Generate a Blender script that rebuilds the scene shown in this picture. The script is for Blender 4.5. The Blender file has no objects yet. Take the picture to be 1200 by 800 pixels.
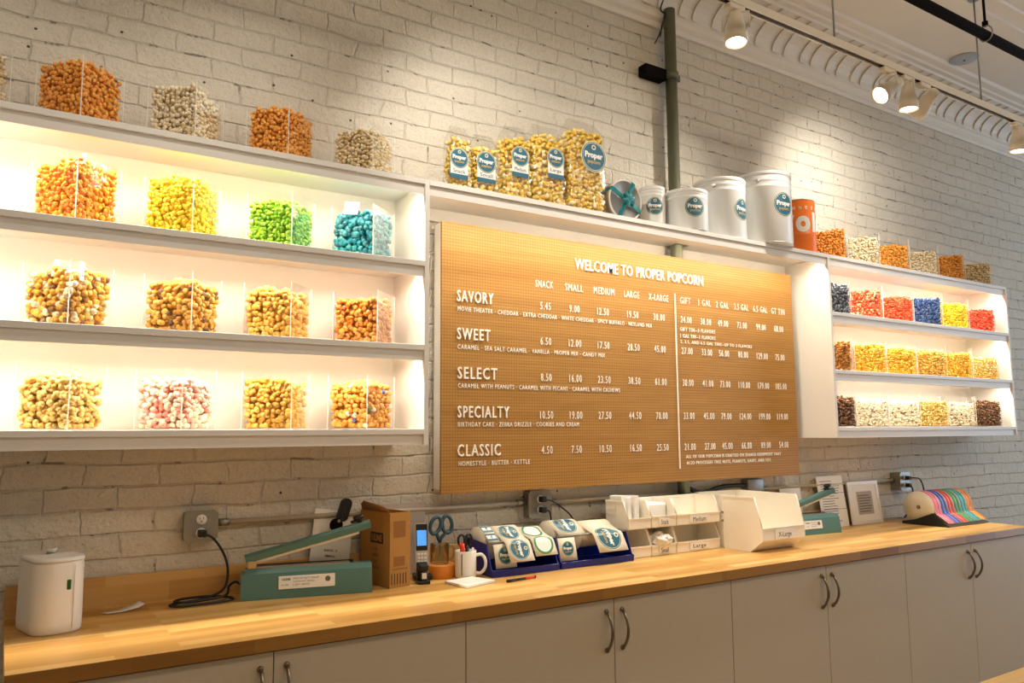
import bpy, bmesh, math, random
import numpy as np
from mathutils import Vector, Matrix
PI = math.pi
SC = bpy.context.scene
COL = SC.collection

# ------------------------------------------------------------------ camera, world, light, exposure
def cam_setup():
    yaw, pitch, roll, f = 0.57299, 0.11375, -0.006274, 919.9
    fw = Vector((math.sin(yaw)*math.cos(pitch), math.cos(yaw)*math.cos(pitch), math.sin(pitch)))
    r0 = Vector((math.cos(yaw), -math.sin(yaw), 0)); u0 = r0.cross(fw)
    c, s = math.cos(roll), math.sin(roll)
    r = c*r0 + s*u0; u = -s*r0 + c*u0
    cd = bpy.data.cameras.new('camera'); co = bpy.data.objects.new('camera', cd); COL.objects.link(co)
    cd.sensor_fit = 'HORIZONTAL'; cd.sensor_width = 36.0; cd.lens = f/1200*36.0
    cd.clip_start = 0.05; cd.clip_end = 60
    m = Matrix((r, u, -fw)).transposed().to_4x4(); m.translation = (0, -2.8723, 1.464)
    co.matrix_world = m; SC.camera = co
cam_setup()
SC.view_settings.view_transform = 'Standard'; SC.view_settings.look = 'None'
SC.view_settings.gamma = 1; SC.view_settings.use_curve_mapping = False
SC.view_settings.exposure = 0.0
SC.cycles.transparent_max_bounces = 24
SC.cycles.max_bounces = 8

WORLD = (1.0, 0.76, 0.51); WORLD_S = 0.31
w = bpy.data.worlds.new('room_air'); SC.world = w; w.use_nodes = True
w.node_tree.nodes['Background'].inputs[0].default_value = (*WORLD, 1)
w.node_tree.nodes['Background'].inputs[1].default_value = WORLD_S

LED_C = (1.0, 0.89, 0.73); LED_W = 13.0          # warm strips hidden behind every shelf valance
LED_MENU_W = 18.0
SPOT_C = (1.0, 0.93, 0.82)
DAY_C = (0.58, 0.76, 1.0); DAY_W = 88.0

def area(name, loc, sx, sy, watts, color, rot=(0, 0, 0), spread=PI):
    l = bpy.data.lights.new(name, 'AREA'); l.shape = 'RECTANGLE'; l.size = sx; l.size_y = sy
    l.energy = watts; l.color = color; l.spread = spread
    o = bpy.data.objects.new(name, l); o.location = loc; o.rotation_euler = rot; COL.objects.link(o); return o
def spot(name, loc, target, watts, angle, color=SPOT_C, blend=0.6, r=0.03):
    l = bpy.data.lights.new(name, 'SPOT'); l.energy = watts; l.spot_size = math.radians(angle); l.spot_blend = blend
    l.color = color; l.shadow_soft_size = r
    o = bpy.data.objects.new(name, l); o.location = loc
    d = Vector(target) - Vector(loc); o.rotation_euler = d.to_track_quat('-Z', 'Y').to_euler(); COL.objects.link(o); return o

area('shop_window_daylight', (8.9, -2.6, 1.9), 3.2, 2.6, DAY_W, DAY_C, (0, PI/2, 0))
TILT = math.radians(-14)      # strips lean a little to the back panel
for nm, xa, xb in (('wide', -0.60, 1.278), ('far', 3.716, 5.606)):
    for z in (2.380, 2.067, 1.755):
        area('led_light_'+nm, ((xa+xb)/2, -0.268, z), xb-xa-0.06, 0.010, LED_W, LED_C, (TILT, 0, 0))
area('led_light_menu', (2.497, -0.262, 2.380), 2.30, 0.010, LED_MENU_W, LED_C, (TILT, 0, 0))
area('added_front_fill', (2.6, -3.4, 3.74), 5.0, 0.5, 44, (1.0, 0.86, 0.68), (math.radians(22), 0, 0))  # unseen area light added as soft front fill for shelves and tins
# ceiling track spots aimed at wall and counter
TRK_Y, TRK_Z = -0.82, 3.205

# ------------------------------------------------------------------ helpers
def lin(h):
    h = h.lstrip('#'); v = [int(h[i:i+2], 16)/255 for i in (0, 2, 4)]
    return tuple(x/12.92 if x <= 0.04045 else ((x+0.055)/1.055)**2.4 for x in v)
class N:
    """tiny node-tree writer"""
    def __init__(s, name):
        s.m = bpy.data.materials.new(name); s.m.use_nodes = True; s.t = s.m.node_tree
        s.b = s.t.nodes['Principled BSDF']; s.out = s.t.nodes['Material Output']
    def n(s, typ, **kw):
        nd = s.t.nodes.new(typ)
        for k, v in kw.items():
            if k.startswith('i_'):
                key = k[2:]; key = int(key) if key.isdigit() else key.replace('_', ' ')
                nd.inputs[key].default_value = v
            else: setattr(nd, k, v)
        return nd
    def l(s, a, b): s.t.links.new(a, b)
    def math(s, op, a, b=None, c=None):
        nd = s.t.nodes.new('ShaderNodeMath'); nd.operation = op
        for i, v in enumerate((a, b, c)):
            if v is None: continue
            if isinstance(v, (int, float)): nd.inputs[i].default_value = v
            else: s.l(v, nd.inputs[i])
        return nd.outputs[0]
    def mix(s, f, a, b):
        nd = s.t.nodes.new('ShaderNodeMix'); nd.data_type = 'RGBA'
        for sock, v in ((nd.inputs[0], f), (nd.inputs[6], a), (nd.inputs[7], b)):
            if isinstance(v, (int, float)): sock.default_value = v
            elif isinstance(v, tuple): sock.default_value = (*v[:3], 1)
            else: s.l(v, sock)
        return nd.outputs[2]
    def ramp(s, fac, stops, mode='LINEAR'):
        nd = s.t.nodes.new('ShaderNodeValToRGB'); cr = nd.color_ramp; cr.interpolation = mode
        while len(cr.elements) < len(stops): cr.elements.new(0.5)
        for e, (p, c) in zip(cr.elements, stops): e.position = p; e.color = (*c[:3], 1)
        s.l(fac, nd.inputs[0]); return nd.outputs[0]
    def coords(s):
        tc = s.n('ShaderNodeTexCoord'); sp = s.n('ShaderNodeSeparateXYZ'); s.l(tc.outputs['Object'], sp.inputs[0])
        return tc.outputs['Object'], sp.outputs[0], sp.outputs[1], sp.outputs[2]
    def comb(s, x, y, z):
        nd = s.n('ShaderNodeCombineXYZ')
        for i, v in enumerate((x, y, z)):
            if isinstance(v, (int, float)): nd.inputs[i].default_value = v
            else: s.l(v, nd.inputs[i])
        return nd.outputs[0]
    def noise(s, vec, scale, detail=2.0, rough=0.5):
        nd = s.n('ShaderNodeTexNoise'); nd.inputs['Scale'].default_value = scale
        nd.inputs['Detail'].default_value = detail; nd.inputs['Roughness'].default_value = rough
        s.l(vec, nd.inputs['Vector']); return nd.outputs[0]
    def bump(s, h, strength, dist):
        nd = s.n('ShaderNodeBump'); nd.inputs['Strength'].default_value = strength; nd.inputs['Distance'].default_value = dist
        s.l(h, nd.inputs['Height']); s.l(nd.outputs[0], s.b.inputs['Normal'])
    def set(s, **kw):
        for k, v in kw.items():
            sock = s.b.inputs[k.replace('_', ' ')]
            if isinstance(v, tuple): sock.default_value = (*v[:3], 1)
            elif isinstance(v, (int, float)): sock.default_value = v
            else: s.l(v, sock)
        return s
def mat(name, color, rough=0.5, metal=0.0, spec=0.5, emit=0.0, var=0.0, scale=30.0):
    n = N(name); c = lin(color) if isinstance(color, str) else color
    n.set(Roughness=rough, Metallic=metal, Specular_IOR_Level=spec)
    if var:
        v, *_ = n.coords(); f = n.noise(v, scale, 3)
        n.set(Base_Color=n.mix(f, tuple(x*(1-var) for x in c), tuple(min(1, x*(1+var)) for x in c)))
    else: n.set(Base_Color=c)
    if emit: n.set(Emission_Color=c, Emission_Strength=emit)
    return n.m

def mesh_np(name, V, F, mi=None, attrs=None, smooth=True):
    me = bpy.data.meshes.new(name); V = np.asarray(V, np.float32); F = np.asarray(F, np.int32)
    k = F.shape[1]; me.vertices.add(len(V)); me.vertices.foreach_set('co', V.ravel())
    me.loops.add(F.size); me.loops.foreach_set('vertex_index', F.ravel())
    me.polygons.add(len(F)); me.polygons.foreach_set('loop_start', np.arange(0, F.size, k, dtype=np.int32))
    me.update(calc_edges=True)
    me.polygons.foreach_set('use_smooth', np.full(len(F), smooth))
    for a, v in (attrs or {}).items():
        at = me.attributes.new(a, 'FLOAT', 'POINT'); at.data.foreach_set('value', np.asarray(v, np.float32))
    return me

class MB:
    """collects shapes with material slots, builds ONE mesh object"""
    def __init__(s): s.bm = bmesh.new(); s.k = 0; s.mi = 0
    def _fin(s, verts, M=None, smooth=False):
        fs = set()
        for v in verts:
            if M is not None: v.co = M @ v.co
            fs.update(v.link_faces)
        for f in fs: f.material_index = s.mi; f.smooth = smooth
        return s
    def m(s, i): s.mi = i; return s
    def box(s, x0, x1, y0, y1, z0, z1, bev=0.0, seg=2, M=None):
        r = bmesh.ops.create_cube(s.bm, size=1.0); vs = r['verts']
        for v in vs:
            v.co = Vector(((x0+x1)/2+v.co.x*(x1-x0), (y0+y1)/2+v.co.y*(y1-y0), (z0+z1)/2+v.co.z*(z1-z0)))
        if bev:
            es = {e for v in vs for e in v.link_edges}
            q = bmesh.ops.bevel(s.bm, geom=list(es), offset=bev, segments=seg, affect='EDGES', profile=0.5)
            vs = list({v for f in q['faces'] for v in f.verts} | {v for v in vs if v.is_valid})
            allv = set(vs)
            for v in list(allv):
                for f in v.link_faces: allv.update(f.verts)
            vs = list(allv)
        return s._fin(vs, M, False)
    def prism(s, poly, a0, a1, axis='x', M=None, smooth=False):
        """poly in the two other axes (x:(y,z) y:(x,z) z:(x,y)), extruded a0..a1"""
        def P(p, a):
            return Vector((a, p[0], p[1])) if axis == 'x' else Vector((p[0], a, p[1])) if axis == 'y' else Vector((p[0], p[1], a))
        A = [s.bm.verts.new(P(p, a0)) for p in poly]; B = [s.bm.verts.new(P(p, a1)) for p in poly]
        n = len(poly); fs = [s.bm.faces.new(A), s.bm.faces.new(B[::-1])]
        side = []
        for i in range(n): side.append(s.bm.faces.new((A[i], B[i], B[(i+1) % n], A[(i+1) % n])))
        bmesh.ops.recalc_face_normals(s.bm, faces=fs+side)
        s._fin(A+B, M)
        if smooth:
            for f in side: f.smooth = True
        return s
    def lathe(s, prof, seg=32, M=None, smooth=True, cap=True):
        """prof [(r,z)...] about z"""
        rings = []
        for r, z in prof:
            rings.append([s.bm.verts.new((max(r, 1e-5)*math.cos(2*PI*i/seg), max(r, 1e-5)*math.sin(2*PI*i/seg), z)) for i in range(seg)])
        fs = []
        for a, b in zip(rings, rings[1:]):
            for i in range(seg): fs.append(s.bm.faces.new((a[i], a[(i+1) % seg], b[(i+1) % seg], b[i])))
        caps = []
        if cap: caps = [s.bm.faces.new(rings[0][::-1]), s.bm.faces.new(rings[-1])]
        s._fin([v for q in rings for v in q], M)
        bmesh.ops.recalc_face_normals(s.bm, faces=fs+caps)
        for f in fs: f.smooth = smooth
        return s
    def cyl(s, p, q, r, r2=None, seg=20, cap=True):
        p, q = Vector(p), Vector(q); d = q-p
        M = Matrix.Translation(p) @ d.to_track_quat('Z', 'Y').to_matrix().to_4x4()
        return s.lathe([(r, 0), (r if r2 is None else r2, d.length)], seg, M, True, cap)
    def tube(s, pts, r, seg=8, closed=False, sub=0):
        pts = [Vector(p) for p in pts]
        if sub:
            out = []; n = len(pts)
            for i in range(n if closed else n-1):
                g = lambda k: pts[k % n] if closed else pts[min(max(k, 0), n-1)]
                p0, p1, p2, p3 = g(i-1), g(i), g(i+1), g(i+2)
                for j in range(sub):
                    t = j/sub
                    out.append(0.5*((2*p1)+(-p0+p2)*t+(2*p0-5*p1+4*p2-p3)*t*t+(-p0+3*p1-3*p2+p3)*t**3))
            if not closed: out.append(pts[-1])
            pts = out
        n = len(pts); rings = []; up = Vector((0.13, 0.21, 1)).normalized()
        for i, p in enumerate(pts):
            a = pts[(i-1) % n] if closed or i else p; b = pts[(i+1) % n] if closed or i < n-1 else p
            t = (b-a).normalized(); u = (up - t*up.dot(t))
            if u.length < 1e-4: u = Vector((1, 0, 0)) - t*t.x
            u.normalize(); up = u; v = t.cross(u)
            rings.append([s.bm.verts.new(p+r*(math.cos(2*PI*k/seg)*u+math.sin(2*PI*k/seg)*v)) for k in range(seg)])
        fs = []
        for i in range(n if closed else n-1):
            a, b = rings[i], rings[(i+1) % n]
            for k in range(seg): fs.append(s.bm.faces.new((a[k], a[(k+1) % seg], b[(k+1) % seg], b[k])))
        if not closed: fs += [s.bm.faces.new(rings[0][::-1]), s.bm.faces.new(rings[-1])]
        bmesh.ops.recalc_face_normals(s.bm, faces=fs)
        s._fin([v for q in rings for v in q])
        for f in fs: f.smooth = True
        return s
    def sheet(s, rows, thick, close=False):
        """rows: grid of points, thickened along its normals into a solid sheet"""
        nr, nc = len(rows), len(rows[0]); P = [[Vector(p) for p in r] for r in rows]
        def nrm(i, j):
            a = P[min(i+1, nr-1)][j]-P[max(i-1, 0)][j]; b = P[i][min(j+1, nc-1)]-P[i][max(j-1, 0)]
            return a.cross(b).normalized()
        T = [[s.bm.verts.new(P[i][j]+nrm(i, j)*thick/2) for j in range(nc)] for i in range(nr)]
        B = [[s.bm.verts.new(P[i][j]-nrm(i, j)*thick/2) for j in range(nc)] for i in range(nr)]
        fs = []
        for i in range(nr-1):
            for j in range(nc-1):
                fs.append(s.bm.faces.new((T[i][j], T[i+1][j], T[i+1][j+1], T[i][j+1])))
                fs.append(s.bm.faces.new((B[i][j], B[i][j+1], B[i+1][j+1], B[i+1][j])))
        for i in range(nr-1):
            for j in (0, nc-1): fs.append(s.bm.faces.new((T[i][j], B[i][j], B[i+1][j], T[i+1][j])))
        for j in range(nc-1):
            for i in (0, nr-1): fs.append(s.bm.faces.new((T[i][j], T[i][j+1], B[i][j+1], B[i][j])))
        bmesh.ops.recalc_face_normals(s.bm, faces=fs)
        s._fin([v for r in T+B for v in r])
        for f in fs: f.smooth = True
        return s
    def add(s, V, F, M=None, smooth=False):
        vs = [s.bm.verts.new(v) for v in V]
        for f in F:
            try: s.bm.faces.new([vs[i] for i in f])
            except ValueError: pass
        return s._fin(vs, M, smooth)
    def build(s, name, mats, parent=None, loc=None, rotz=0.0):
        me = bpy.data.meshes.new(name); s.bm.normal_update(); s.bm.to_mesh(me); s.bm.free()
        for m_ in (mats if isinstance(mats, (list, tuple)) else [mats]): me.materials.append(m_)
        o = bpy.data.objects.new(name, me); COL.objects.link(o)
        if loc is not None: o.location = loc
        o.rotation_euler.z = rotz
        if parent: o.parent = parent
        return o
def rim_angle(o, deg=35):
    """smooth shading with sharp creases, for bevelled moulded things"""
    me = o.data
    for p in me.polygons: p.use_smooth = True
    bm = bmesh.new(); bm.from_mesh(me)
    for e in bm.edges:
        if len(e.link_faces) == 2 and e.calc_face_angle(0) > math.radians(deg): e.smooth = False
    bm.to_mesh(me); bm.free(); return o
def tag(o, label, cat, group=None, kind=None):
    o['label'] = label; o['category'] = cat
    if group: o['group'] = group
    if kind: o['kind'] = kind
    return o
def thing(name, label, cat, loc=(0, 0, 0), rotz=0.0, group=None):
    o = bpy.data.objects.new(name, None); o.empty_display_size = 0.05; COL.objects.link(o)
    o.location = loc; o.rotation_euler.z = rotz; return tag(o, label, cat, group)
def struct(o, label=None):
    o['kind'] = 'structure'
    if label: o['label'] = label
    return o
_txt = {}
def text2d(body, bold=0.0, space=1.0):
    """outline of a line of text as (verts, faces), unit box in x and y"""
    key = (body, bold, space)
    if key not in _txt:
        cu = bpy.data.curves.new('lettering_curve', 'FONT'); cu.body = body; cu.size = 1; cu.resolution_u = 4 if len(body) == 1 else 2; cu.offset = bold; cu.space_character = space
        ob = bpy.data.objects.new('lettering_curve', cu); COL.objects.link(ob)
        me = bpy.data.meshes.new_from_object(ob)
        V = np.array([v.co[:2] for v in me.vertices]); F = [tuple(p.vertices) for p in me.polygons]
        bpy.data.objects.remove(ob); bpy.data.curves.remove(cu); bpy.data.meshes.remove(me)
        lo, hi = V.min(0), V.max(0); _txt[key] = ((V-lo)/(hi-lo), F, (hi-lo)[0]/(hi-lo)[1])
    return _txt[key]

# ------------------------------------------------------------------ materials
def brick_paint():
    n = N('white_painted_brick'); v, x, y, z = n.coords()
    nz = n.n('ShaderNodeTexNoise'); nz.inputs['Scale'].default_value = 4.5; nz.inputs['Detail'].default_value = 4; n.l(v, nz.inputs['Vector'])
    sp = n.n('ShaderNodeSeparateColor'); n.l(nz.outputs['Color'], sp.inputs[0])
    xx = n.math('ADD', x, n.math('MULTIPLY', n.math('SUBTRACT', sp.outputs[0], 0.5), 0.09))
    zz = n.math('ADD', z, n.math('MULTIPLY', n.math('SUBTRACT', sp.outputs[1], 0.5), 0.03))
    br = n.n('ShaderNodeTexBrick'); n.l(n.comb(xx, zz, 0.0), br.inputs['Vector'])
    br.inputs['Scale'].default_value = 1.0; br.inputs['Brick Width'].default_value = 0.222; br.inputs['Row Height'].default_value = 0.076
    br.inputs['Mortar Size'].default_value = 0.0065; br.inputs['Mortar Smooth'].default_value = 1.0
    br.inputs['Color1'].default_value = (0.35, 0.35, 0.35, 1); br.inputs['Color2'].default_value = (0.65, 0.65, 0.65, 1)
    mort = br.outputs['Fac']; bc = n.n('ShaderNodeSeparateColor'); n.l(br.outputs['Color'], bc.inputs[0])
    lump = n.noise(v, 20, 5, 0.62); fine = n.noise(v, 90, 3, 0.6); big = n.noise(v, 1.7, 3)
    h = n.math('ADD', n.math('MULTIPLY', n.math('MULTIPLY', mort, n.math('MULTIPLY', big, 1.2)), -0.32), n.math('MULTIPLY', lump, 1.5))
    h = n.math('ADD', h, n.math('MULTIPLY', fine, 0.35)); h = n.math('ADD', h, n.math('MULTIPLY', bc.outputs[0], 0.55))
    # flaked joints, cracks and nail holes where the paint is missing
    patch = n.noise(v, 9.0, 5, 0.68)
    mk = n.math('MULTIPLY', n.math('GREATER_THAN', n.math('ADD', mort, n.math('MULTIPLY', fine, 0.5)), 0.62), n.math('GREATER_THAN', patch, 0.588))
    stv = n.n('ShaderNodeMapping'); stv.inputs['Scale'].default_value = (2.0, 1, 0.8); n.l(v, stv.inputs[0])
    crack = n.noise(stv.outputs[0], 22, 5, 0.75)
    mk2 = n.math('GREATER_THAN', crack, 0.685)
    vo = n.n('ShaderNodeTexVoronoi', voronoi_dimensions='2D'); vo.inputs['Scale'].default_value = 6.0; n.l(n.comb(x, z, 0.0), vo.inputs['Vector'])
    hole = n.math('MULTIPLY', n.math('LESS_THAN', n.math('ADD', vo.outputs['Distance'], n.math('MULTIPLY', fine, 0.05)), 0.054), n.math('GREATER_THAN', n.noise(v, 3.1, 2), 0.54))
    dk = n.math('MAXIMUM', n.math('MULTIPLY', n.math('MAXIMUM', mk, mk2), 0.55), n.math('MULTIPLY', hole, 0.95))
    base = n.mix(big, lin('#cfc6b4'), lin('#e4ddcf'))
    base = n.mix(n.math('MULTIPLY', n.math('GREATER_THAN', fine, 0.58), 0.22), base, lin('#b4a88f'))
    n.set(Base_Color=n.mix(dk, base, lin('#3d3025')), Roughness=0.55, Specular_IOR_Level=0.35)
    n.bump(n.math('SUBTRACT', h, n.math('MULTIPLY', dk, 0.5)), 0.95, 0.012)
    return n.m
def block_wood(name, c0, c1, c2, L=0.42, H=0.042, rough=0.35):
    n = N(name); v, x, y, z = n.coords()
    yz = n.math('ADD', y, z)
    br = n.n('ShaderNodeTexBrick'); n.l(n.comb(x, yz, 0.0), br.inputs['Vector']); br.offset = 0.37; br.offset_frequency = 3
    for k, q in (('Scale', 1), ('Brick Width', L), ('Row Height', H), ('Mortar Size', 0.0003), ('Mortar Smooth', 0.0)): br.inputs[k].default_value = q
    br.inputs['Color1'].default_value = (0, 0, 0, 1); br.inputs['Color2'].default_value = (1, 1, 1, 1); br.inputs['Mortar'].default_value = (0.2, 0.2, 0.2, 1)
    bc = n.n('ShaderNodeSeparateColor'); n.l(br.outputs['Color'], bc.inputs[0])
    g = n.noise(n.comb(n.math('MULTIPLY', x, 4.0), n.math('MULTIPLY', y, 90.0), n.math('MULTIPLY', z, 90.0)), 1.0, 4, 0.6)
    big = n.noise(n.comb(n.math('MULTIPLY', x, 1.3), n.math('MULTIPLY', yz, 9.0), bc.outputs[0]), 1.5, 2)
    f = n.math('ADD', n.math('MULTIPLY', bc.outputs[0], 0.55), n.math('MULTIPLY', g, 0.30))
    f = n.math('ADD', f, n.math('MULTIPLY', n.math('SUBTRACT', big, 0.3), 0.30))
    n.set(Base_Color=n.ramp(f, [(0.12, lin(c0)), (0.48, lin(c1)), (0.9, lin(c2))]), Roughness=rough, Specular_IOR_Level=0.45)
    n.bump(g, 0.08, 0.002); return n.m
def peg_wood():
    n = N('perforated_oak_letter_board'); v, x, y, z = n.coords()
    g = n.noise(n.comb(n.math('MULTIPLY', x, 3.0), 0.0, n.math('MULTIPLY', z, 55.0)), 1.0, 5, 0.65)
    g2 = n.noise(n.comb(n.math('MULTIPLY', x, 0.8), 3.0, n.math('MULTIPLY', z, 9.0)), 1.0, 3)
    c = n.ramp(n.math('ADD', n.math('MULTIPLY', g, 0.7), n.math('MULTIPLY', g2, 0.3)), [(0.25, lin('#976a2c')), (0.5, lin('#a87a38')), (0.75, lin('#b68a46'))])
    P = 0.0128
    fx = n.math('PINGPONG', n.math('DIVIDE', x, P), 0.5); fz = n.math('PINGPONG', n.math('DIVIDE', z, P), 0.5)
    lx = n.math('GREATER_THAN', fx, 0.37); lz = n.math('GREATER_THAN', fz, 0.35)
    hole = n.math('MULTIPLY', lx, lz)
    gr = n.math('MAXIMUM', n.math('MULTIPLY', n.math('MAXIMUM', n.math('MULTIPLY', lx, 0.6), lz), 0.22), n.math('MULTIPLY', hole, 0.8))
    n.set(Base_Color=n.mix(gr, c, lin('#5e3210')), Roughness=0.5, Specular_IOR_Level=0.35)
    n.bump(n.math('MULTIPLY', gr, -1.0), 0.3, 0.002); return n.m
def acrylic(name, tint=(1, 1, 1), gloss=0.10, k=0.30):
    n = N(name); n.t.nodes.remove(n.b)
    tr = n.n('ShaderNodeBsdfTransparent'); tr.inputs[0].default_value = (*tint, 1)
    gl = n.n('ShaderNodeBsdfGlossy'); gl.inputs[0].default_value = (1, 1, 1, 1); gl.inputs['Roughness'].default_value = gloss
    lw = n.n('ShaderNodeLayerWeight'); lw.inputs[0].default_value = 0.12
    mx = n.n('ShaderNodeMixShader'); n.l(n.math('MULTIPLY', lw.outputs['Fresnel'], k), mx.inputs[0]); n.l(tr.outputs[0], mx.inputs[1]); n.l(gl.outputs[0], mx.inputs[2])
    n.l(mx.outputs[0], n.out.inputs[0]); return n.m
def film(name):
    n = N(name); n.t.nodes.remove(n.b)
    tr = n.n('ShaderNodeBsdfTransparent'); tr.inputs[0].default_value = (0.97, 0.97, 0.97, 1)
    gl = n.n('ShaderNodeBsdfGlossy'); gl.inputs['Roughness'].default_value = 0.12
    v, *_ = n.coords(); ns = n.noise(v, 28, 3)
    bp = n.n('ShaderNodeBump'); bp.inputs['Strength'].default_value = 0.9; bp.inputs['Distance'].default_value = 0.01; n.l(ns, bp.inputs['Height']); n.l(bp.outputs[0], gl.inputs['Normal'])
    mx = n.n('ShaderNodeMixShader'); mx.inputs[0].default_value = 0.09; n.l(tr.outputs[0], mx.inputs[1]); n.l(gl.outputs[0], mx.inputs[2])
    n.l(mx.outputs[0], n.out.inputs[0]); return n.m
def popcorn_mat(name, stops, dark=0.6, rough=0.55, crev=None):
    """kernel colours: constant steps over the per-kernel value; hull creases of each kernel darker"""
    n = N(name)
    kr = n.n('ShaderNodeAttribute', attribute_name='kr').outputs['Fac']; cr = n.n('ShaderNodeAttribute', attribute_name='cr').outputs['Fac']
    base = n.ramp(kr, [(p, lin(c)) for p, c in stops], 'CONSTANT')
    jit = n.math('FRACT', n.math('MULTIPLY', kr, 37.7))
    base = n.mix(n.math('MULTIPLY', jit, 0.22), base, n.mix(0.5, base, lin('#fff2d0')))
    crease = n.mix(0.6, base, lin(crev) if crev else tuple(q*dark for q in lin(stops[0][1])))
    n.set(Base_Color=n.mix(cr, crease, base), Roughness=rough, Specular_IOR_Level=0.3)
    return n.m
M = {}
M['brick'] = brick_paint()
M['butcher'] = block_wood('butcher_block_wood', '#b07c3a', '#d2a35a', '#e8c27c')
M['butcher_edge'] = block_wood('butcher_block_front_wood', '#8a5818', '#a87430', '#b98744', 0.30, 0.2)
M['butcher_face'] = block_wood('butcher_block_edge_wood', '#b88444', '#d2a460', '#e0b674', 0.30, 0.06)
M['peg'] = peg_wood()
M['white_lam'] = mat('white_laminate', '#e9e4dc', 0.42, var=0.015, scale=8)
M['cab'] = mat('cream_cabinet_laminate', '#cdbb9f', 0.5, var=0.03, scale=60)
M['cab_dark'] = mat('cabinet_gap_brown', '#4a3a28', 0.7)
M['tinceil'] = mat('painted_pressed_tin', '#e8e0d2', 0.5, var=0.04, scale=5)
M['floor'] = mat('grey_sealed_concrete', '#8d857a', 0.5, var=0.08, scale=3)
M['plaster'] = mat('off_white_plaster', '#ddd5c6', 0.7, var=0.03, scale=4)
M['acrylic'] = acrylic('clear_acrylic'); M['glass'] = acrylic('clear_glass', (0.86, 0.87, 0.84), 0.03, 0.9)
M['acr_edge'] = mat('polished_acrylic_edge', '#f4efe6', 0.2, spec=0.8)
M['film'] = film('clear_bag_film')
M['nickel'] = mat('brushed_nickel', '#8f806a', 0.28, 1.0); M['steel'] = mat('galvanised_steel', '#9a9890', 0.42, 0.85, var=0.08, scale=50)
M['emt'] = mat('painted_conduit', '#b9ad98', 0.45, 0.15, var=0.05)
M['pipe'] = mat('green_grey_pipe', '#6b6d58', 0.5, 0.25, var=0.12, scale=12)
M['black'] = mat('black_plastic', '#121212', 0.45); M['blackpipe'] = mat('black_iron_pipe', '#120d0a', 0.85, 0.0, 0.08)
M['white_pl'] = mat('white_plastic', '#eee9e2', 0.32); M['bin'] = mat('ivory_plastic_bin', '#f4eddd', 0.38, var=0.01)
M['trackw'] = mat('white_track_enamel', '#e6dcc8', 0.4)
M['bulb'] = mat('lit_lamp_face', '#fff3dc', 0.5, emit=9.0)
M['teal'] = mat('sea_green_enamel', '#557d76', 0.38, var=0.04); M['teal_dk'] = mat('dark_teal_enamel', '#33594f', 0.45)
M['label_teal'] = mat('teal_print', '#1c6178', 0.35); M['label_cream'] = mat('cream_print', '#e9e2bf', 0.4); M['paper'] = mat('white_paper', '#f2eee6', 0.6)
M['gold_print'] = mat('gold_print', '#d8b24a', 0.4); M['ink'] = mat('black_ink', '#1b1a18', 0.6); M['greyink'] = mat('grey_ink', '#6a665e', 0.6)
M['letter'] = mat('white_letter_plastic', '#f6f1e6', 0.4)
M['tin'] = mat('white_tin_enamel', '#f4f5f3', 0.25, 0.0, 0.6); M['tin_rim'] = mat('silver_tin_rim', '#c9c8c4', 0.3, 0.7)
M['goldtin'] = mat('brass_tin', '#a9803c', 0.35, 0.8); M['ribbon'] = mat('teal_satin_ribbon', '#0f7d80', 0.25, 0.1, 0.7)
M['tinlid'] = mat('silver_grey_lid', '#b4b3b3', 0.35, 0.35)
M['orange'] = mat('orange_tin_enamel', '#f07820', 0.35)
M['carton'] = mat('brown_cardboard', '#ab7c38', 0.75, var=0.06, scale=25); M['carton_in'] = mat('brown_cardboard_inner', '#8e5f27', 0.8)
M['blue'] = mat('navy_blue_plastic', '#0c1f7c', 0.35); M['kraft'] = mat('tan_cardboard_core', '#c9a878', 0.7)
M['release'] = mat('label_backing_paper', '#e6dcc4', 0.45)
M['orangetape'] = mat('amber_tape', '#d9842a', 0.3); M['red'] = mat('red_plastic', '#e5301c', 0.4)
M['scissor'] = mat('slate_blue_rubber', '#274a58', 0.5); M['blade'] = mat('steel_blade', '#b8b8b4', 0.25, 1.0)
M['mug'] = mat('white_glazed_mug', '#f1ede4', 0.18); M['silverkey'] = mat('silver_plastic', '#c9c5bd', 0.35, 0.3)
M['screen'] = mat('lit_blue_screen', '#4f9bf0', 0.3, emit=0.9)
M['green'] = mat('dark_green_window', '#0d5a22', 0.3)
M['grille'] = mat('grey_blue_disc', '#a9b2b8', 0.5)
M['pink'] = mat('pink_label', '#ec6f8e', 0.4); M['bluel'] = mat('blue_label', '#2f4fb8', 0.4); M['redl'] = mat('red_label', '#d82a20', 0.4)
M['greenl'] = mat('green_label', '#2f8a4e', 0.4); M['teall'] = mat('turquoise_label', '#1f9ea8', 0.4); M['orangel'] = mat('orange_label', '#ee8a22', 0.4)
M['dullgrey'] = mat('grey_paper_print', '#b3aaa0', 0.7)

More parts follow.
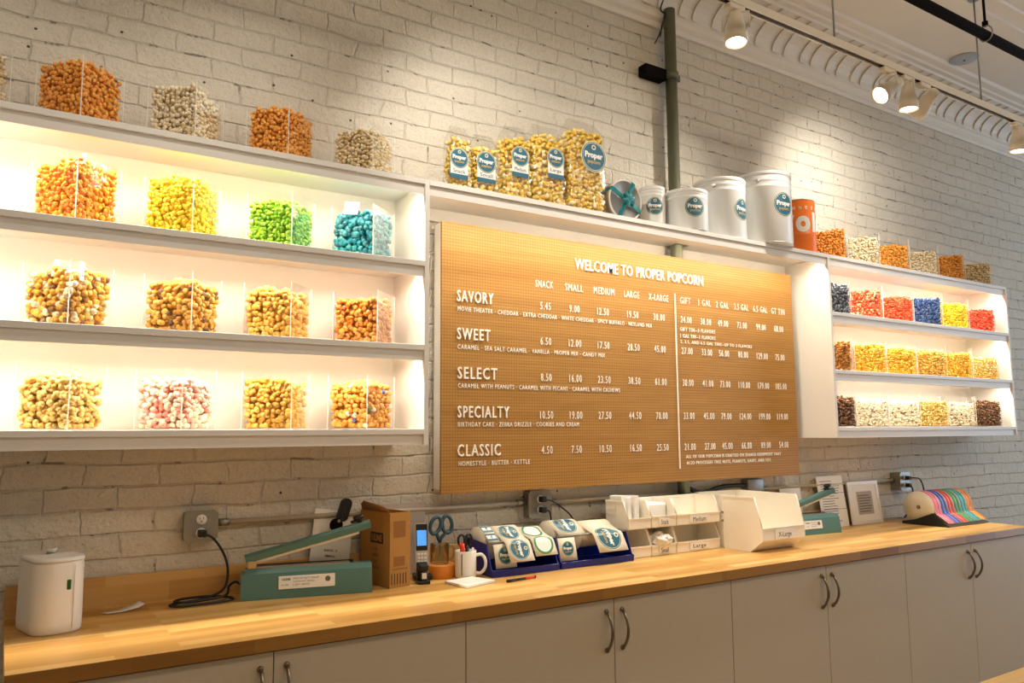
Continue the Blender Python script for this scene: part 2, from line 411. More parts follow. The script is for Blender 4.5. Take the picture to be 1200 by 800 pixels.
# ------------------------------------------------------------------ the room
XL, XR, YF, ZC = -3.0, 9.0, -6.0, 3.82
struct(MB().box(XL, XR, 0.0, 0.2, 0, ZC+0.1).build('wall_back', M['brick']), 'white painted brick wall behind the shelves and menu board')
struct(MB().box(XL, XR, YF, 0.0, -0.1, 0.0).build('floor', M['floor']), 'floor of the shop')
def ceiling():
    b = MB(); b.box(XL, XR, YF, 0.0, ZC, ZC+0.1)
    for y0, y1, d in ((-0.80, -0.755, 0.012), (-0.90, -0.865, 0.009), (-1.95, -1.90, 0.012), (-2.05, -2.01, 0.009)):
        b.prism([(y0, ZC), (y0+0.008, ZC-d), (y1-0.008, ZC-d), (y1, ZC)], XL, XR)
    struct(b.build('ceiling', M['tinceil']), 'cream pressed tin ceiling')
ceiling()
def cornice():
    b = MB()
    prof = [(0, 3.555), (-0.018, 3.555), (-0.024, 3.575), (-0.016, 3.59), (-0.034, 3.605), (-0.04, 3.625), (-0.022, 3.632), (-0.022, 3.655)]
    for k in range(0, 9):
        t = k/8*PI/2; prof.append((-0.03-0.205*(1-math.cos(t)), 3.665+0.115*math.sin(t)))
    prof += [(-0.245, 3.79), (-0.275, 3.79), (-0.28, 3.803), (-0.325, 3.806), (-0.34, 3.82), (0, 3.82)]
    b.prism(prof, XL, XR, 'x')
    x = -0.6
    while x < 8.8:                                          # curved leaves pressed in the cove, in pairs
        for dx, wd in ((0, 0.055), (0.10, 0.035)):
            q = []
            for k in range(0, 9):
                t = k/8*PI/2; q.append((-0.034-0.205*(1-math.cos(t)), 3.661+0.115*math.sin(t)))
            q2 = [(y-0.0035, z-0.0035) for y, z in q]
            b.prism(q+q2[::-1], x+dx, x+dx+wd, 'x')
        x += 0.25
    struct(b.build('trim_1', M['tinceil']), 'pressed tin cornice with ribbed cove along the brick wall')
cornice()
def window_wall():
    b = MB(); y0, y1, z0, z1 = -4.4, -0.8, 0.5, 3.3
    b.box(XR, XR+0.15, YF, y0, 0, ZC); b.box(XR, XR+0.15, y1, 0, 0, ZC); b.box(XR, XR+0.15, y0, y1, 0, z0); b.box(XR, XR+0.15, y0, y1, z1, ZC)
    struct(b.build('wall_right', M['plaster']), 'end wall with the shop window')
    f = MB()
    for a, c in ((y0, y0+0.06), (y1-0.06, y1), (-2.63, -2.57)): f.box(XR+0.03, XR+0.11, a, c, z0, z1)
    f.box(XR+0.03, XR+0.11, y0, y1, z0, z0+0.06); f.box(XR+0.03, XR+0.11, y0, y1, z1-0.06, z1)
    wf = struct(f.build('window_1', M['black']), 'black framed shop window')
    MB().box(XR+0.06, XR+0.07, y0+0.06, y1-0.06, z0+0.06, z1-0.06).build('pane', M['glass'], wf)
window_wall()

# ------------------------------------------------------------------ shelf units
YS = -0.297                       # shelf front
ZT = [2.406, 2.0938, 1.7805, 1.4745]   # tops of the four boards
TH, VAL = 0.0195, 0.037
def shelf_unit(name, label, xa, xb, boards, left_panel=True, right_panel=True):
    t = thing(name, label, 'shelf', ((xa+xb)/2, 0, boards[-1]-TH-VAL)); ox, oz = (xa+xb)/2, boards[-1]-TH-VAL
    def P(b, nm, m): o = b.build(nm, m, t, (-ox, 0, -oz)); return o
    pt = 0.018
    for on, x in ((left_panel, xa), (right_panel, xb-pt)):
        if on: P(MB().box(x, x+pt, YS, -0.002, boards[-1]-TH-VAL, boards[0], 0.001, 1), 'side_panel', M['white_lam'])
    P(MB().box(xa+pt, xb-pt, -0.020, -0.002, boards[-1]-TH, boards[0]-TH), 'back_panel', M['white_lam'])
    for i, z in enumerate(boards):
        P(MB().box(xa+pt, xb-pt, YS, -0.0205, z-TH, z, 0.001, 1) if i else MB().box(xa+pt, xb-pt, YS, -0.002, z-TH, z, 0.001, 1), 'shelf_board', M['white_lam'])
        P(MB().box(xa+pt, xb-pt, YS+0.010, YS+0.022, z-TH-VAL, z-TH), 'valance', M['white_lam'])
        if z > 1.5: P(MB().box(xa+pt+0.02, xb-pt-0.02, YS+0.023, YS+0.035, z-TH-0.004, z-TH), 'led_strip', M['white_pl'])
    return t
shelf_unit('shelf_unit', 'white lit wall shelf unit of popcorn boxes above the white dispenser', -0.62, 1.298, ZT)
shelf_unit('shelf_unit', 'white lit wall shelf unit of popcorn boxes above the coloured sticker rolls', 3.696, 5.626, ZT)
def menu_shelf():
    xa, xb = 1.2985, 3.6955; z = ZT[0]; px0, px1 = 2.765, 2.855
    t = thing('display_shelf', 'white display shelf over the menu board carrying popcorn bags and tins', 'shelf', (2.497, 0, z-TH-VAL))
    o = (-2.497, 0, -(z-TH-VAL))
    b = MB().box(xa, xb, YS, -0.105, z-TH, z); b.box(xa, px0, -0.105, -0.002, z-TH, z); b.box(px1, xb, -0.105, -0.002, z-TH, z)
    b.build('shelf_board', M['white_lam'], t, o)
    MB().box(xa, xb, YS+0.010, YS+0.022, z-TH-VAL, z-TH).build('valance', M['white_lam'], t, o)
    MB().box(xa, px0, -0.020, -0.002, 2.334, z-TH).box(px1, xb, -0.020, -0.002, 2.334, z-TH).build('wall_rail', M['white_lam'], t, o)
    MB().box(xa+0.03, xb-0.03, YS+0.023, YS+0.035, z-TH-0.004, z-TH).build('led_strip', M['white_pl'], t, o)
menu_shelf()

# ------------------------------------------------------------------ menu board
BX0, BX1, BZ0, BZ1, BY = 1.454, 3.636, 1.220, 2.316, -0.100
def menu_board():
    t = thing('menu_board', 'perforated wood menu board with white letters listing popcorn prices', 'menu board', ((BX0+BX1)/2, BY, BZ0))
    off = (-(BX0+BX1)/2, -BY, -BZ0)
    MB().box(BX0, BX1, BY, BY+0.012, BZ0, BZ1).build('panel', M['peg'], t, off)
    f = MB(); y0, y1 = BY+0.012, -0.034
    f.box(BX0, BX0+0.02, y0, y1, BZ0+0.018, BZ1-0.004); f.box(BX1-0.02, BX1, y0, y1, BZ0+0.018, BZ1-0.004)
    for z in (BZ0+0.018, BZ1-0.024):
        f.box(BX0+0.02, 2.765, y0, y1, z, z+0.02); f.box(2.855, BX1-0.02, y0, y1, z, z+0.02)
    f.build('frame', M['white_lam'], t, off)
    def word(body, x0, x1, z0, z1, nm='lettering', align=None):
        V, F, asp = text2d(body, 0.008 if z1-z0 > .04 else 0.0, 1.08 if len(body) > 20 and z1-z0 > .04 else 1.22)
        if align is not None:
            wd = (z1-z0)*asp*0.60; x0, x1 = align-wd/2, align+wd/2
        P = np.zeros((len(V), 3)); P[:, 0] = x0+V[:, 0]*(x1-x0); P[:, 2] = z0+V[:, 1]*(z1-z0); P[:, 1] = BY-(0.006 if z1-z0 > .04 else 0.003)
        bm = bmesh.new(); vs = [bm.verts.new(p) for p in P]
        for q in F:
            try: bm.faces.new([vs[i] for i in q])
            except ValueError: pass
        r = bmesh.ops.extrude_face_region(bm, geom=list(bm.faces))
        for v in r['geom']:
            if isinstance(v, bmesh.types.BMVert): v.co.y = BY-0.0005
        bmesh.ops.recalc_face_normals(bm, faces=list(bm.faces))
        me = bpy.data.meshes.new(nm); bm.to_mesh(me); bm.free(); me.materials.append(M['letter'])
        o = bpy.data.objects.new(nm, me); COL.objects.link(o); o.parent = t; o.location = off; return o
    word('WELCOME TO PROPER POPCORN', 2.127, 2.941, 2.188, 2.239, 'title_lettering')
    for s_, a, b in (('SNACK', 1.911, 2.005), ('SMALL', 2.071, 2.172), ('MEDIUM', 2.235, 2.356), ('LARGE', 2.416, 2.510), ('X-LARGE', 2.570, 2.698),
                     ('GIFT', 2.778, 2.849), ('1 GAL', 2.906, 2.994), ('2 GAL', 3.032, 3.124), ('3.5 GAL', 3.167, 3.276), ('6.5 GAL', 3.314, 3.426), ('GT TIN', 3.459, 3.567)):
        word(s_, a, b, 2.087, 2.119, 'column_lettering')
    ZR = (1.990, 1.835, 1.678, 1.516, 1.367)
    for s_, x1, z in zip(('SAVORY', 'SWEET', 'SELECT', 'SPECIALTY', 'CLASSIC'), (1.695, 1.679, 1.712, 1.771, 1.727), (1.990, 1.835, 1.676, 1.519, 1.365)):
        word(s_, 1.522 if z > 1.7 else 1.525, x1, z, z+0.048, 'heading_lettering')
    XC = (1.963, 2.122, 2.286, 2.467, 2.635, 2.816, 2.954, 3.078, 3.221, 3.370, 3.513)
    PR = ('5.45 9.00 12.50 19.50 30.00 24.00 30.00 49.00 73.00 99.00 68.00', '6.50 12.00 17.50 28.50 45.00 27.00 33.00 56.00 80.00 129.00 75.00',
          '8.50 16.00 23.50 38.50 61.00 30.00 41.00 73.00 110.00 179.00 105.00', '10.50 19.00 27.50 44.50 70.00 33.00 45.00 79.00 124.00 199.00 119.00',
          '4.50 7.50 10.50 16.50 25.50 21.00 27.00 45.00 66.00 89.00 54.00')
    for z, row in zip(ZR, PR):
        for x, s_ in zip(XC, row.split()): word(s_, 0, 0, z, z+0.033, 'price_lettering', x)
    for s_, x0, x1, z in (('MOVIE THEATER \u00b7 CHEDDAR \u00b7 EXTRA CHEDDAR \u00b7 WHITE CHEDDAR \u00b7 SPICY BUFFALO \u00b7 NEYLAND MIX', 1.526, 2.586, 1.952),
                          ('CARAMEL \u00b7 SEA SALT CARAMEL \u00b7 VANILLA \u00b7 PROPER MIX \u00b7 CANDY MIX', 1.526, 2.293, 1.796),
                          ('CARAMEL WITH PEANUTS \u00b7 CARAMEL WITH PECANS \u00b7 CARAMEL WITH CASHEWS', 1.528, 2.378, 1.639),
                          ('BIRTHDAY CAKE \u00b7 ZEBRA DRIZZLE \u00b7 COOKIES AND CREAM', 1.528, 2.137, 1.4835), ('HOMESTYLE \u00b7 BUTTER \u00b7 KETTLE', 1.531, 1.873, 1.3275),
                          ('GIFT TIN--3 FLAVORS', 2.772, 3.017, 1.949), ('1 GAL TIN--1 FLAVORS', 2.773, 3.018, 1.9165), ('2, 3.5, AND 6.5 GAL TINS--UP TO 3 FLAVORS', 2.772, 3.290, 1.886),
                          ('ALL OF OUR POPCORN IS CRAFTED ON SHARED EQUIPMENT THAT', 2.787, 3.485, 1.3255), ('ALSO PROCESSES TREE NUTS, PEANUTS, DAIRY, AND SOY.', 2.789, 3.407, 1.2955)):
        word(s_, x0, x1, z, z+0.0185, 'flavour_lettering')
    MB().box(2.7395, 2.7445, BY-0.006, BY-0.0005, 1.280, 2.132).build('divider_strip', M['letter'], t, off)
menu_board()

# ------------------------------------------------------------------ worktop and cabinets
CX0, CX1, CF, CZ = 0.033, 4.90, -0.66, 0.914
def worktop():
    t = thing('worktop', 'long butcher block worktop with a low backsplash against the brick wall', 'worktop', (2.46, -0.34, CZ-0.038)); off = (-2.46, 0.34, -(CZ-0.038))
    b = MB(); b.box(CX0, 2.4195, CF, -0.002, CZ-0.038, CZ, 0.002, 2); b.box(2.4205, CX1, CF, -0.002, CZ-0.038, CZ, 0.002, 2)
    b.build('slab', M['butcher'], t, off)
    MB().box(CX0+.001, 2.4193, CF-0.0012, CF+.0002, CZ-0.0375, CZ-0.0012).box(2.4207, CX1-.001, CF-0.0012, CF+.0002, CZ-0.0375, CZ-0.0012).build('front_edge', M['butcher_edge'], t, off)
    MB().box(CX0, 4.43, -0.022, -0.002, CZ, CZ+0.098, 0.0015, 1).build('backsplash', M['butcher_face'], t, off)
worktop()
def cabinet(label, xa, xb):
    zt, zb = CZ-0.0385, 0.0
    t = thing('base_cabinet', label, 'cabinet', ((xa+xb)/2, -0.33, 0), group='base cabinets under the worktop'); off = (-(xa+xb)/2, 0.33, 0)
    MB().box(xa+0.001, xb-0.001, -0.618, -0.003, 0.10, zt).box(xa+0.001, xb-0.001, -0.55, -0.003, 0.0, 0.10).build('carcass', M['cab'], t, off)
    xm = (xa+xb)/2
    for s_, a, b in ((-1, xa+0.0015, xm-0.0015), (1, xm+0.0015, xb-0.0015)):
        d = MB().box(a, b, -0.641, -0.6185, 0.105, zt-0.007, 0.001, 1).build('door', M['cab'], t, off)
        hx = xm+s_*0.036; pts = []
        for k in range(13):
            u = k/12; pts.append((hx, -0.645-0.030*math.sin(PI*u)**0.75, 0.697+0.131*u))
        h = MB().tube(pts, 0.0055, 10)
        for z in (0.697, 0.828): h.lathe([(0.009, 0), (0.009, 0.004), (0.006, 0.008)], 14, Matrix.Translation((hx, -0.6408, z)) @ Matrix.Rotation(PI/2, 4, 'X'))
        h.build('handle', M['nickel'], d)
for lab, a, b in (('cream two-door cabinet under the white dispenser and heat sealer cord', 0.055, 1.2605), ('cream two-door cabinet under the blue label bins', 1.2605, 2.4695),
                  ('cream two-door cabinet under the largest ivory bin', 2.4695, 3.6785), ('cream two-door cabinet under the coloured sticker rolls', 3.6785, 4.885)): cabinet(lab, a, b)
def service_counter():
    t = thing('service_counter', 'wooden counter whose edge shows in the lower corner facing the cabinets', 'counter', (3.2, -2.25, 0)); off = (-3.2, 2.25, 0)
    MB().box(1.75, 5.2, -2.60, -1.896, 0.862, 0.90, 0.003, 2).build('slab', M['butcher'], t, off)
    MB().box(1.80, 5.15, -2.56, -1.95, 0.0, 0.862).build('base', M['cab'], t, off)
service_counter()

# ------------------------------------------------------------------ popcorn
KR = random.Random(5)
def kernel(seed, sub):
    rnd = random.Random(seed); bm = bmesh.new(); bmesh.ops.create_icosphere(bm, subdivisions=sub, radius=1)
    lobes = []
    while len(lobes) < 11:
        d = Vector((rnd.gauss(0, 1), rnd.gauss(0, 1), rnd.gauss(0, 1))).normalized()
        if all(d.dot(q) < 0.66 for q, _ in lobes) or rnd.random() < 0.004: lobes.append((d, rnd.uniform(0.92, 1.10)))
    V = []; C = []
    for v in bm.verts:
        d = v.co.normalized(); r = 0.70
        for q, a in lobes:
            c = d.dot(q); r = max(r, a*(1-1.15*(1-c)) if c > 0.3 else 0)
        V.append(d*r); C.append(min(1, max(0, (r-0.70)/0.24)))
    F = [tuple(v.index for v in f.verts) for f in bm.faces]; bm.free()
    return np.array([tuple(v) for v in V]), np.array(F), np.array(C)
KERN = {s_: [kernel(100+i, s_) for i in range(7)] for s_ in (1, 2)}
def heap_mesh(name, w_, d_, h_, ks, seed, dome=0.02, sub=2, rnd_=0.0, lean=0.0):
    """outer layers of a heap of popcorn in a w x d x h space, base at z=0, plus the packed middle"""
    rg = np.random.default_rng(seed); sp = ks*1.58; pts = []
    nx, ny, nz = max(2, int(round(w_/sp))), max(2, int(round(d_/sp))), int(h_/sp)+2
    gx = (np.arange(nx)+0.5)/nx-0.5; gy = (np.arange(ny)+0.5)/ny-0.5
    for k in range(nz):
        for i in gx:
            for j in gy:
                p = np.array([i*(w_-ks*0.4), j*(d_-ks*0.4), ks*0.8+k*sp])+rg.uniform(-0.38, 0.38, 3)*sp
                lim = (w_/2-ks*0.72, d_/2-ks*0.72)
                p[0] = np.clip(p[0], -lim[0], lim[0]); p[1] = np.clip(p[1], -lim[1], lim[1]); p[2] = max(p[2], ks*0.75)
                u, v = 2*p[0]/w_, 2*p[1]/d_
                if rnd_ and (abs(u)**4+abs(v)**4) > 1.0-rnd_*0.25: continue
                top = h_-ks-dome*(u*u+v*v)*0.8+lean*u+rg.uniform(-0.5, 0.3)*sp
                if p[2] > top: continue
                if min(lim[0]-abs(p[0]), lim[1]-abs(p[1]), top-p[2]) > sp*1.75: continue
                pts.append(p)
    Vs, Fs, kr, cr = [], [], [], []; n0 = 0
    for p in pts:
        V, F, C = KERN[sub][rg.integers(7)]
        q = rg.normal(size=4); q /= np.linalg.norm(q); a, b, c, d = q
        R = np.array([[1-2*(c*c+d*d), 2*(b*c-a*d), 2*(b*d+a*c)], [2*(b*c+a*d), 1-2*(b*b+d*d), 2*(c*d-a*b)], [2*(b*d-a*c), 2*(c*d+a*b), 1-2*(b*b+c*c)]])
        W = (V*rg.uniform(0.82, 1.12)*ks) @ R.T + p
        W[:, 0] = np.clip(W[:, 0], -w_/2, w_/2); W[:, 1] = np.clip(W[:, 1], -d_/2, d_/2); W[:, 2] = np.maximum(W[:, 2], 0.0005)
        Vs.append(W); Fs.append(F+n0); n0 += len(V); kr.append(np.full(len(V), rg.random())); cr.append(C)
    e = 2.0*ks
    B = np.array([[x, y, z] for x in (-w_/2+e, w_/2-e) for y in (-d_/2+e, d_/2-e) for z in (0.002, h_-dome-2.6*ks)])
    Vs.append(B); Q = [(0, 1, 3, 2), (4, 6, 7, 5), (0, 4, 5, 1), (2, 3, 7, 6), (0, 2, 6, 4), (1, 5, 7, 3)]
    Fs.append(np.array([t for a, b, c, d in Q for t in ((a, b, c), (a, c, d))])+n0); kr.append(np.full(8, 0.3)); cr.append(np.zeros(8))
    return mesh_np(name, np.concatenate(Vs), np.concatenate(Fs), None, {'kr': np.concatenate(kr), 'cr': np.concatenate(cr)})
BOX_W, BOX_H = 0.171, 0.190
COARSE = {'mixed', 'choc', 'caramel', 'amber', 'kettle', 'pink', 'candy', 'teal'}
HEAPS = [heap_mesh('popcorn', 0.162, 0.162, 0.185, 0.0114, 11+i, (0.005, 0.014, 0.009)[i], 2, 0, (0.006, 0.0, -0.008)[i]) for i in range(3)]
HEAPS += [heap_mesh('popcorn', 0.162, 0.162, 0.185, 0.0088, 21+i, (0.005, 0.014, 0.009)[i], 1, 0, (0.006, 0.0, -0.008)[i]) for i in range(3)]
for me in HEAPS: me.materials.append(None)
PC = {
 'orange':   popcorn_mat('orange_cheese_popcorn', [(0, '#f8ae40'), (0.35, '#fbbc50'), (0.7, '#f29c30')], 0.6),
 'rust':     popcorn_mat('deep_orange_popcorn', [(0, '#f7a840'), (0.4, '#fab652'), (0.75, '#ee962c')], 0.6),
 'cream':    popcorn_mat('cream_popcorn', [(0, '#f7ebcb'), (0.4, '#fdf4dc'), (0.75, '#efdcae')], 0.6, crev='#b98a48'),
 'tan':      popcorn_mat('pale_tan_popcorn', [(0, '#f4e2b6'), (0.4, '#faeccc'), (0.75, '#e8cd94')], 0.6, crev='#a8742f'),
 'sunset':   popcorn_mat('yellow_orange_popcorn', [(0, '#f7a01c'), (0.35, '#fbb52c'), (0.7, '#f4871a')], 0.6),
 'yellow':   popcorn_mat('yellow_popcorn', [(0, '#f7d41c'), (0.4, '#fbe03a'), (0.75, '#f2c60e')], 0.6),
 'green':    popcorn_mat('lime_green_popcorn', [(0, '#8fc71c'), (0.4, '#a6d62c'), (0.72, '#7ab814')], 0.6, 0.5),
 'teal':     popcorn_mat('teal_candy_popcorn', [(0, '#1591a0'), (0.4, '#22a8b4'), (0.72, '#0d7a8c')], 0.6, 0.45),
 'mixed':    popcorn_mat('caramel_and_white_mix', [(0, '#d99a2a'), (0.45, '#f6e9c4'), (0.62, '#e8b544'), (0.88, '#6d3f1e')], 0.6),
 'choc':     popcorn_mat('caramel_chocolate_popcorn', [(0, '#d99a30'), (0.4, '#e6b048'), (0.75, '#bf7f24'), (0.90, '#5a331c')], 0.6),
 'caramel':  popcorn_mat('golden_caramel_popcorn', [(0, '#dda63c'), (0.4, '#ebbb52'), (0.78, '#c98e2a')], 0.6, 0.45),
 'amber':    popcorn_mat('amber_caramel_popcorn', [(0, '#d9861e'), (0.4, '#e59a30'), (0.75, '#bf6c12')], 0.6, 0.42),
 'kettle':   popcorn_mat('honey_popcorn', [(0, '#e0b860'), (0.4, '#ecca7c'), (0.78, '#cfa048')], 0.6, 0.5),
 'pink':     popcorn_mat('pink_and_cream_popcorn', [(0, '#f6e3c4'), (0.45, '#f2b9ac'), (0.72, '#e8897c'), (0.85, '#fbeedb')], 0.7, crev='#d88a70'),
 'candy':    popcorn_mat('caramel_with_candy_pieces', [(0, '#e3962a'), (0.5, '#eeb04a'), (0.93, '#2f9a4a'), (0.953, '#3558c4'), (0.972, '#f4ead6')], 0.6),
 'slate':    popcorn_mat('slate_blue_popcorn', [(0, '#4c5566'), (0.4, '#666f80'), (0.75, '#3a4252')], 0.6, 0.5),
 'redwhite': popcorn_mat('red_and_white_popcorn', [(0, '#ea6a3a'), (0.55, '#f5b890'), (0.75, '#e2512c')], 0.6, 0.55),
 'coral':    popcorn_mat('coral_red_popcorn', [(0, '#ea5a2c'), (0.5, '#f07a48'), (0.8, '#de4420')], 0.6, 0.55),
 'blue':     popcorn_mat('dark_blue_popcorn', [(0, '#1f4a86'), (0.4, '#2f5f9e'), (0.75, '#173a70')], 0.6, 0.45),
 'red':      popcorn_mat('scarlet_popcorn', [(0, '#e2452a'), (0.5, '#ec6340'), (0.8, '#cf3218')], 0.6, 0.5),
 'toffee':   popcorn_mat('dark_toffee_popcorn', [(0, '#b8741e'), (0.4, '#cc8a2e'), (0.75, '#985a14')], 0.6, 0.4),
 'gold':     popcorn_mat('gold_butter_popcorn', [(0, '#eeb428'), (0.4, '#f6c544'), (0.75, '#dfa01c')], 0.6),
 'goldmix':  popcorn_mat('gold_and_cream_popcorn', [(0, '#f2c766'), (0.5, '#fae8bc'), (0.72, '#eeb23c')], 0.6),
 'cookies':  popcorn_mat('white_popcorn_with_cookie_bits', [(0, '#faf0da'), (0.5, '#f4e4c0'), (0.90, '#7a6048')], 0.7, crev='#c8a878'),
 'darkchoc': popcorn_mat('dark_chocolate_popcorn', [(0, '#5f3418'), (0.4, '#7a4a24'), (0.75, '#45240f')], 0.6, 0.5),
}
def box_mesh():
    b = MB(); h, t_ = BOX_W/2, 0.0035
    b.box(-h, h, -h, -h+t_, 0.004, BOX_H); b.box(-h, h, h-t_, h, 0.004, BOX_H)
    b.box(-h, -h+t_, -h+t_, h-t_, 0.004, BOX_H); b.box(h-t_, h, -h+t_, h-t_, 0.004, BOX_H); b.box(-h, h, -h, h, 0, 0.004)
    b.m(1); e = 0.0021
    for sx in (-1, 1):
        for sy in (-1, 1):
            x, y = sx*(h-e/2+0.0004), sy*(h-e/2+0.0004); b.box(x-e/2, x+e/2, y-e/2, y+e/2, 0, BOX_H+0.0004)
    return b
acr = box_mesh().build('acrylic_box', [M['acrylic'], M['acr_edge']]); BOXME = acr.data; bpy.data.objects.remove(acr)
ORD = ('first', 'second', 'third', 'fourth', 'fifth', 'sixth')
ROWN = ('unit top', 'upper shelf', 'middle shelf', 'lower shelf')
def popcorn_box(x, y, z, ang, flavour, desc, fill, where, grp, k):
    bx = bpy.data.objects.new('acrylic_box', BOXME); COL.objects.link(bx)
    bx.location = (x, y, z); bx.rotation_euler.z = PI/4+ang
    tag(bx, f'clear box of {desc}, {where}', 'box', 'acrylic popcorn boxes '+grp)
    hp = bpy.data.objects.new('popcorn', HEAPS[k % 3 + (0 if flavour in COARSE and x < 2 else 3)]); COL.objects.link(hp)
    hp.material_slots[0].link = 'OBJECT'; hp.material_slots[0].material = PC[flavour]
    hp.location = (x, y, z+0.0045); hp.rotation_euler.z = PI/4+ang+(k//3 % 4)*PI/2; hp.scale = (1, 1, (fill-0.0045)/0.185)
    tag(hp, f'{desc} filling box, {where}', 'popcorn', 'popcorn in the boxes '+grp, 'stuff')
NEAR = [
 [('cream', 'cream popcorn', .19, -.160, -.165, 0.0), ('rust', 'deep orange popcorn', .205, .145, -.171, -.04), ('cream', 'cream popcorn', .192, .456, -.168, .056), ('rust', 'rust orange popcorn', .197, .776, -.162, -.09), ('tan', 'pale tan popcorn', .183, 1.086, -.165, -.11)],
 [None, ('sunset', 'yellow-orange popcorn', .198, .149, -.174, -.06), ('yellow', 'yellow popcorn', .198, .458, -.168, .07), ('green', 'lime green popcorn', .180, .784, -.164, 0), ('teal', 'teal popcorn', .192, 1.089, -.166, -.09)],
 [None, ('mixed', 'brown and white popcorn', .180, .143, -.172, -.04), ('choc', 'chocolate caramel popcorn', .183, .471, -.164, .037), ('caramel', 'golden caramel popcorn', .184, .781, -.165, .06), ('amber', 'amber caramel popcorn', .180, 1.098, -.166, 0)],
 [None, ('kettle', 'honey popcorn', .172, .140, -.172, .11), ('pink', 'pink and cream popcorn', .170, .462, -.167, -.035), ('caramel', 'golden nutty popcorn', .178, .782, -.167, .13), ('candy', 'candy speckled popcorn', .182, 1.092, -.165, -.22)]]
kk = 0
for r, row in enumerate(NEAR):
    for c, it in enumerate(row):
        if it is None: continue
        fl, ds, fill, x, y, a = it
        popcorn_box(x, y, ZT[r]+0.0005, a, fl, ds, fill, f'{ORD[4-c]} from menu board, {ROWN[r]} above white dispenser', 'above the white dispenser', kk); kk += 1
FAR = [
 [('rust', 'orange popcorn', .182), ('cream', 'cream popcorn', .176), ('orange', 'orange popcorn', .176), ('cream', 'cream popcorn', .174), ('rust', 'orange popcorn', .178), ('tan', 'tan popcorn', .170)],
 [('slate', 'slate blue popcorn', .190), ('redwhite', 'red and white popcorn', .180), ('coral', 'coral red popcorn', .172), ('blue', 'dark blue popcorn', .184), ('yellow', 'yellow popcorn', .178), ('red', 'scarlet popcorn', .170)],
 [('toffee', 'dark toffee popcorn', .172), ('gold', 'gold popcorn', .172), ('gold', 'gold popcorn', .172), ('caramel', 'caramel popcorn', .174), ('gold', 'gold popcorn', .168), ('goldmix', 'gold and cream popcorn', .158)],
 [('darkchoc', 'dark chocolate popcorn', .182), ('cookies', 'white speckled popcorn', .163), ('cookies', 'white popcorn', .163), ('kettle', 'honey gold popcorn', .163), ('cookies', 'white speckled popcorn', .157), ('darkchoc', 'dark chocolate popcorn', .180)]]
FX = [3.895, 4.205, 4.512, 4.830, 5.145, 5.470]
RA = random.Random(3)
for r, row in enumerate(FAR):
    for c, (fl, ds, fill) in enumerate(row):
        popcorn_box(FX[c]+RA.uniform(-.008, .008), -.165, ZT[r]+0.0005, RA.uniform(-.05, .05), fl, ds, fill, f'{ORD[c]} from menu board, {ROWN[r]} above sticker rolls', 'above the coloured sticker rolls', kk); kk += 1
def card(x, y, z, wd, ht, ang, lean, label):
    b = MB().box(-wd/2, wd/2, -0.0008, 0.0008, 0, ht, 0)
    o = b.build('price_card', M['paper'], None, (x, y, z)); o.rotation_euler = (lean, 0.12, ang)
    tag(o, label, 'card', 'white cards tucked in popcorn boxes')
Z1, Z2 = ZT[1], ZT[2]
card(.152, -.262, Z1+.140, .014, .066, -.75, -.05, 'white card at the corner of the yellow-orange popcorn box')
card(.218, -.210, Z1+.145, .022, .055, .75, -.15, 'white card in the side of the yellow-orange popcorn box')
card(.100, -.232, Z2+.145, .018, .050, -.75, -.1, 'white card tucked at the back of the brown and white mix')
card(.170, -.258, Z2+.135, .016, .058, .75, -.1, 'tilted white card at the corner of the brown and white mix')
card(1.018, -.216, Z1+.158, .055, .046, -.80, -.1, 'white scalloped card standing in the teal popcorn')

# ------------------------------------------------------------------ logo labels (flat or wrapped on a tin)
def patch(parts, place, name, mats, parent, cut=0.008):
    """parts: list of (verts2d, faces, lift, material); place(u,v,lift)->point"""
    b = MB()
    for V, F, lift, mi in parts:
        bm = bmesh.new(); vs = [bm.verts.new((p[0], p[1], 0)) for p in V]
        for f in F:
            try: bm.faces.new([vs[i] for i in f])
            except ValueError: pass
        lo, hi = min(p[0] for p in V), max(p[0] for p in V)
        if cut:
            u = lo+cut
            while u < hi:
                bmesh.ops.bisect_plane(bm, geom=bm.verts[:]+bm.edges[:]+bm.faces[:], plane_co=(u, 0, 0), plane_no=(1, 0, 0)); u += cut
        bm.verts.index_update()
        top = [b.bm.verts.new(place(v.co.x, v.co.y, lift)) for v in bm.verts]; bot = [b.bm.verts.new(place(v.co.x, v.co.y, 0.0)) for v in bm.verts]
        for f in bm.faces:
            ids = [v.index for v in f.verts]
            if len(set(ids)) < 3: continue
            for ring in ([top[i] for i in ids],):
                try: b.bm.faces.new(ring).material_index = mi
                except ValueError: pass
        for e in bm.edges:
            if len(e.link_faces) == 1:
                i, j = e.verts[0].index, e.verts[1].index
                try: b.bm.faces.new((top[i], top[j], bot[j], bot[i])).material_index = mi
                except ValueError: pass
        bm.free()
    bmesh.ops.remove_doubles(b.bm, verts=[], dist=1e-6)
    return b.build(name, mats, parent)
def disc2d(r, cx=0, cy=0, n=28): return [(cx, cy)]+[(cx+r*math.cos(2*PI*i/n), cy+r*math.sin(2*PI*i/n)) for i in range(n)], [(0, i+1, (i+1) % n+1) for i in range(n)]
def ring2d(r0, r1, n=28, cx=0, cy=0):
    V = [(cx+r*math.cos(2*PI*i/n), cy+r*math.sin(2*PI*i/n)) for r in (r0, r1) for i in range(n)]
    return V, [(i, (i+1) % n, n+(i+1) % n, n+i) for i in range(n)]
def rect2d(x0, x1, y0, y1): return [(x0, y0), (x1, y0), (x1, y1), (x0, y1)], [(0, 1, 2, 3)]
def txt(body, cx, cy, wd, ht, bold=0.03):
    V, F, _ = text2d(body, bold); return [((p[0]-0.5)*wd+cx, (p[1]-0.5)*ht+cy) for p in V], F
LM = None
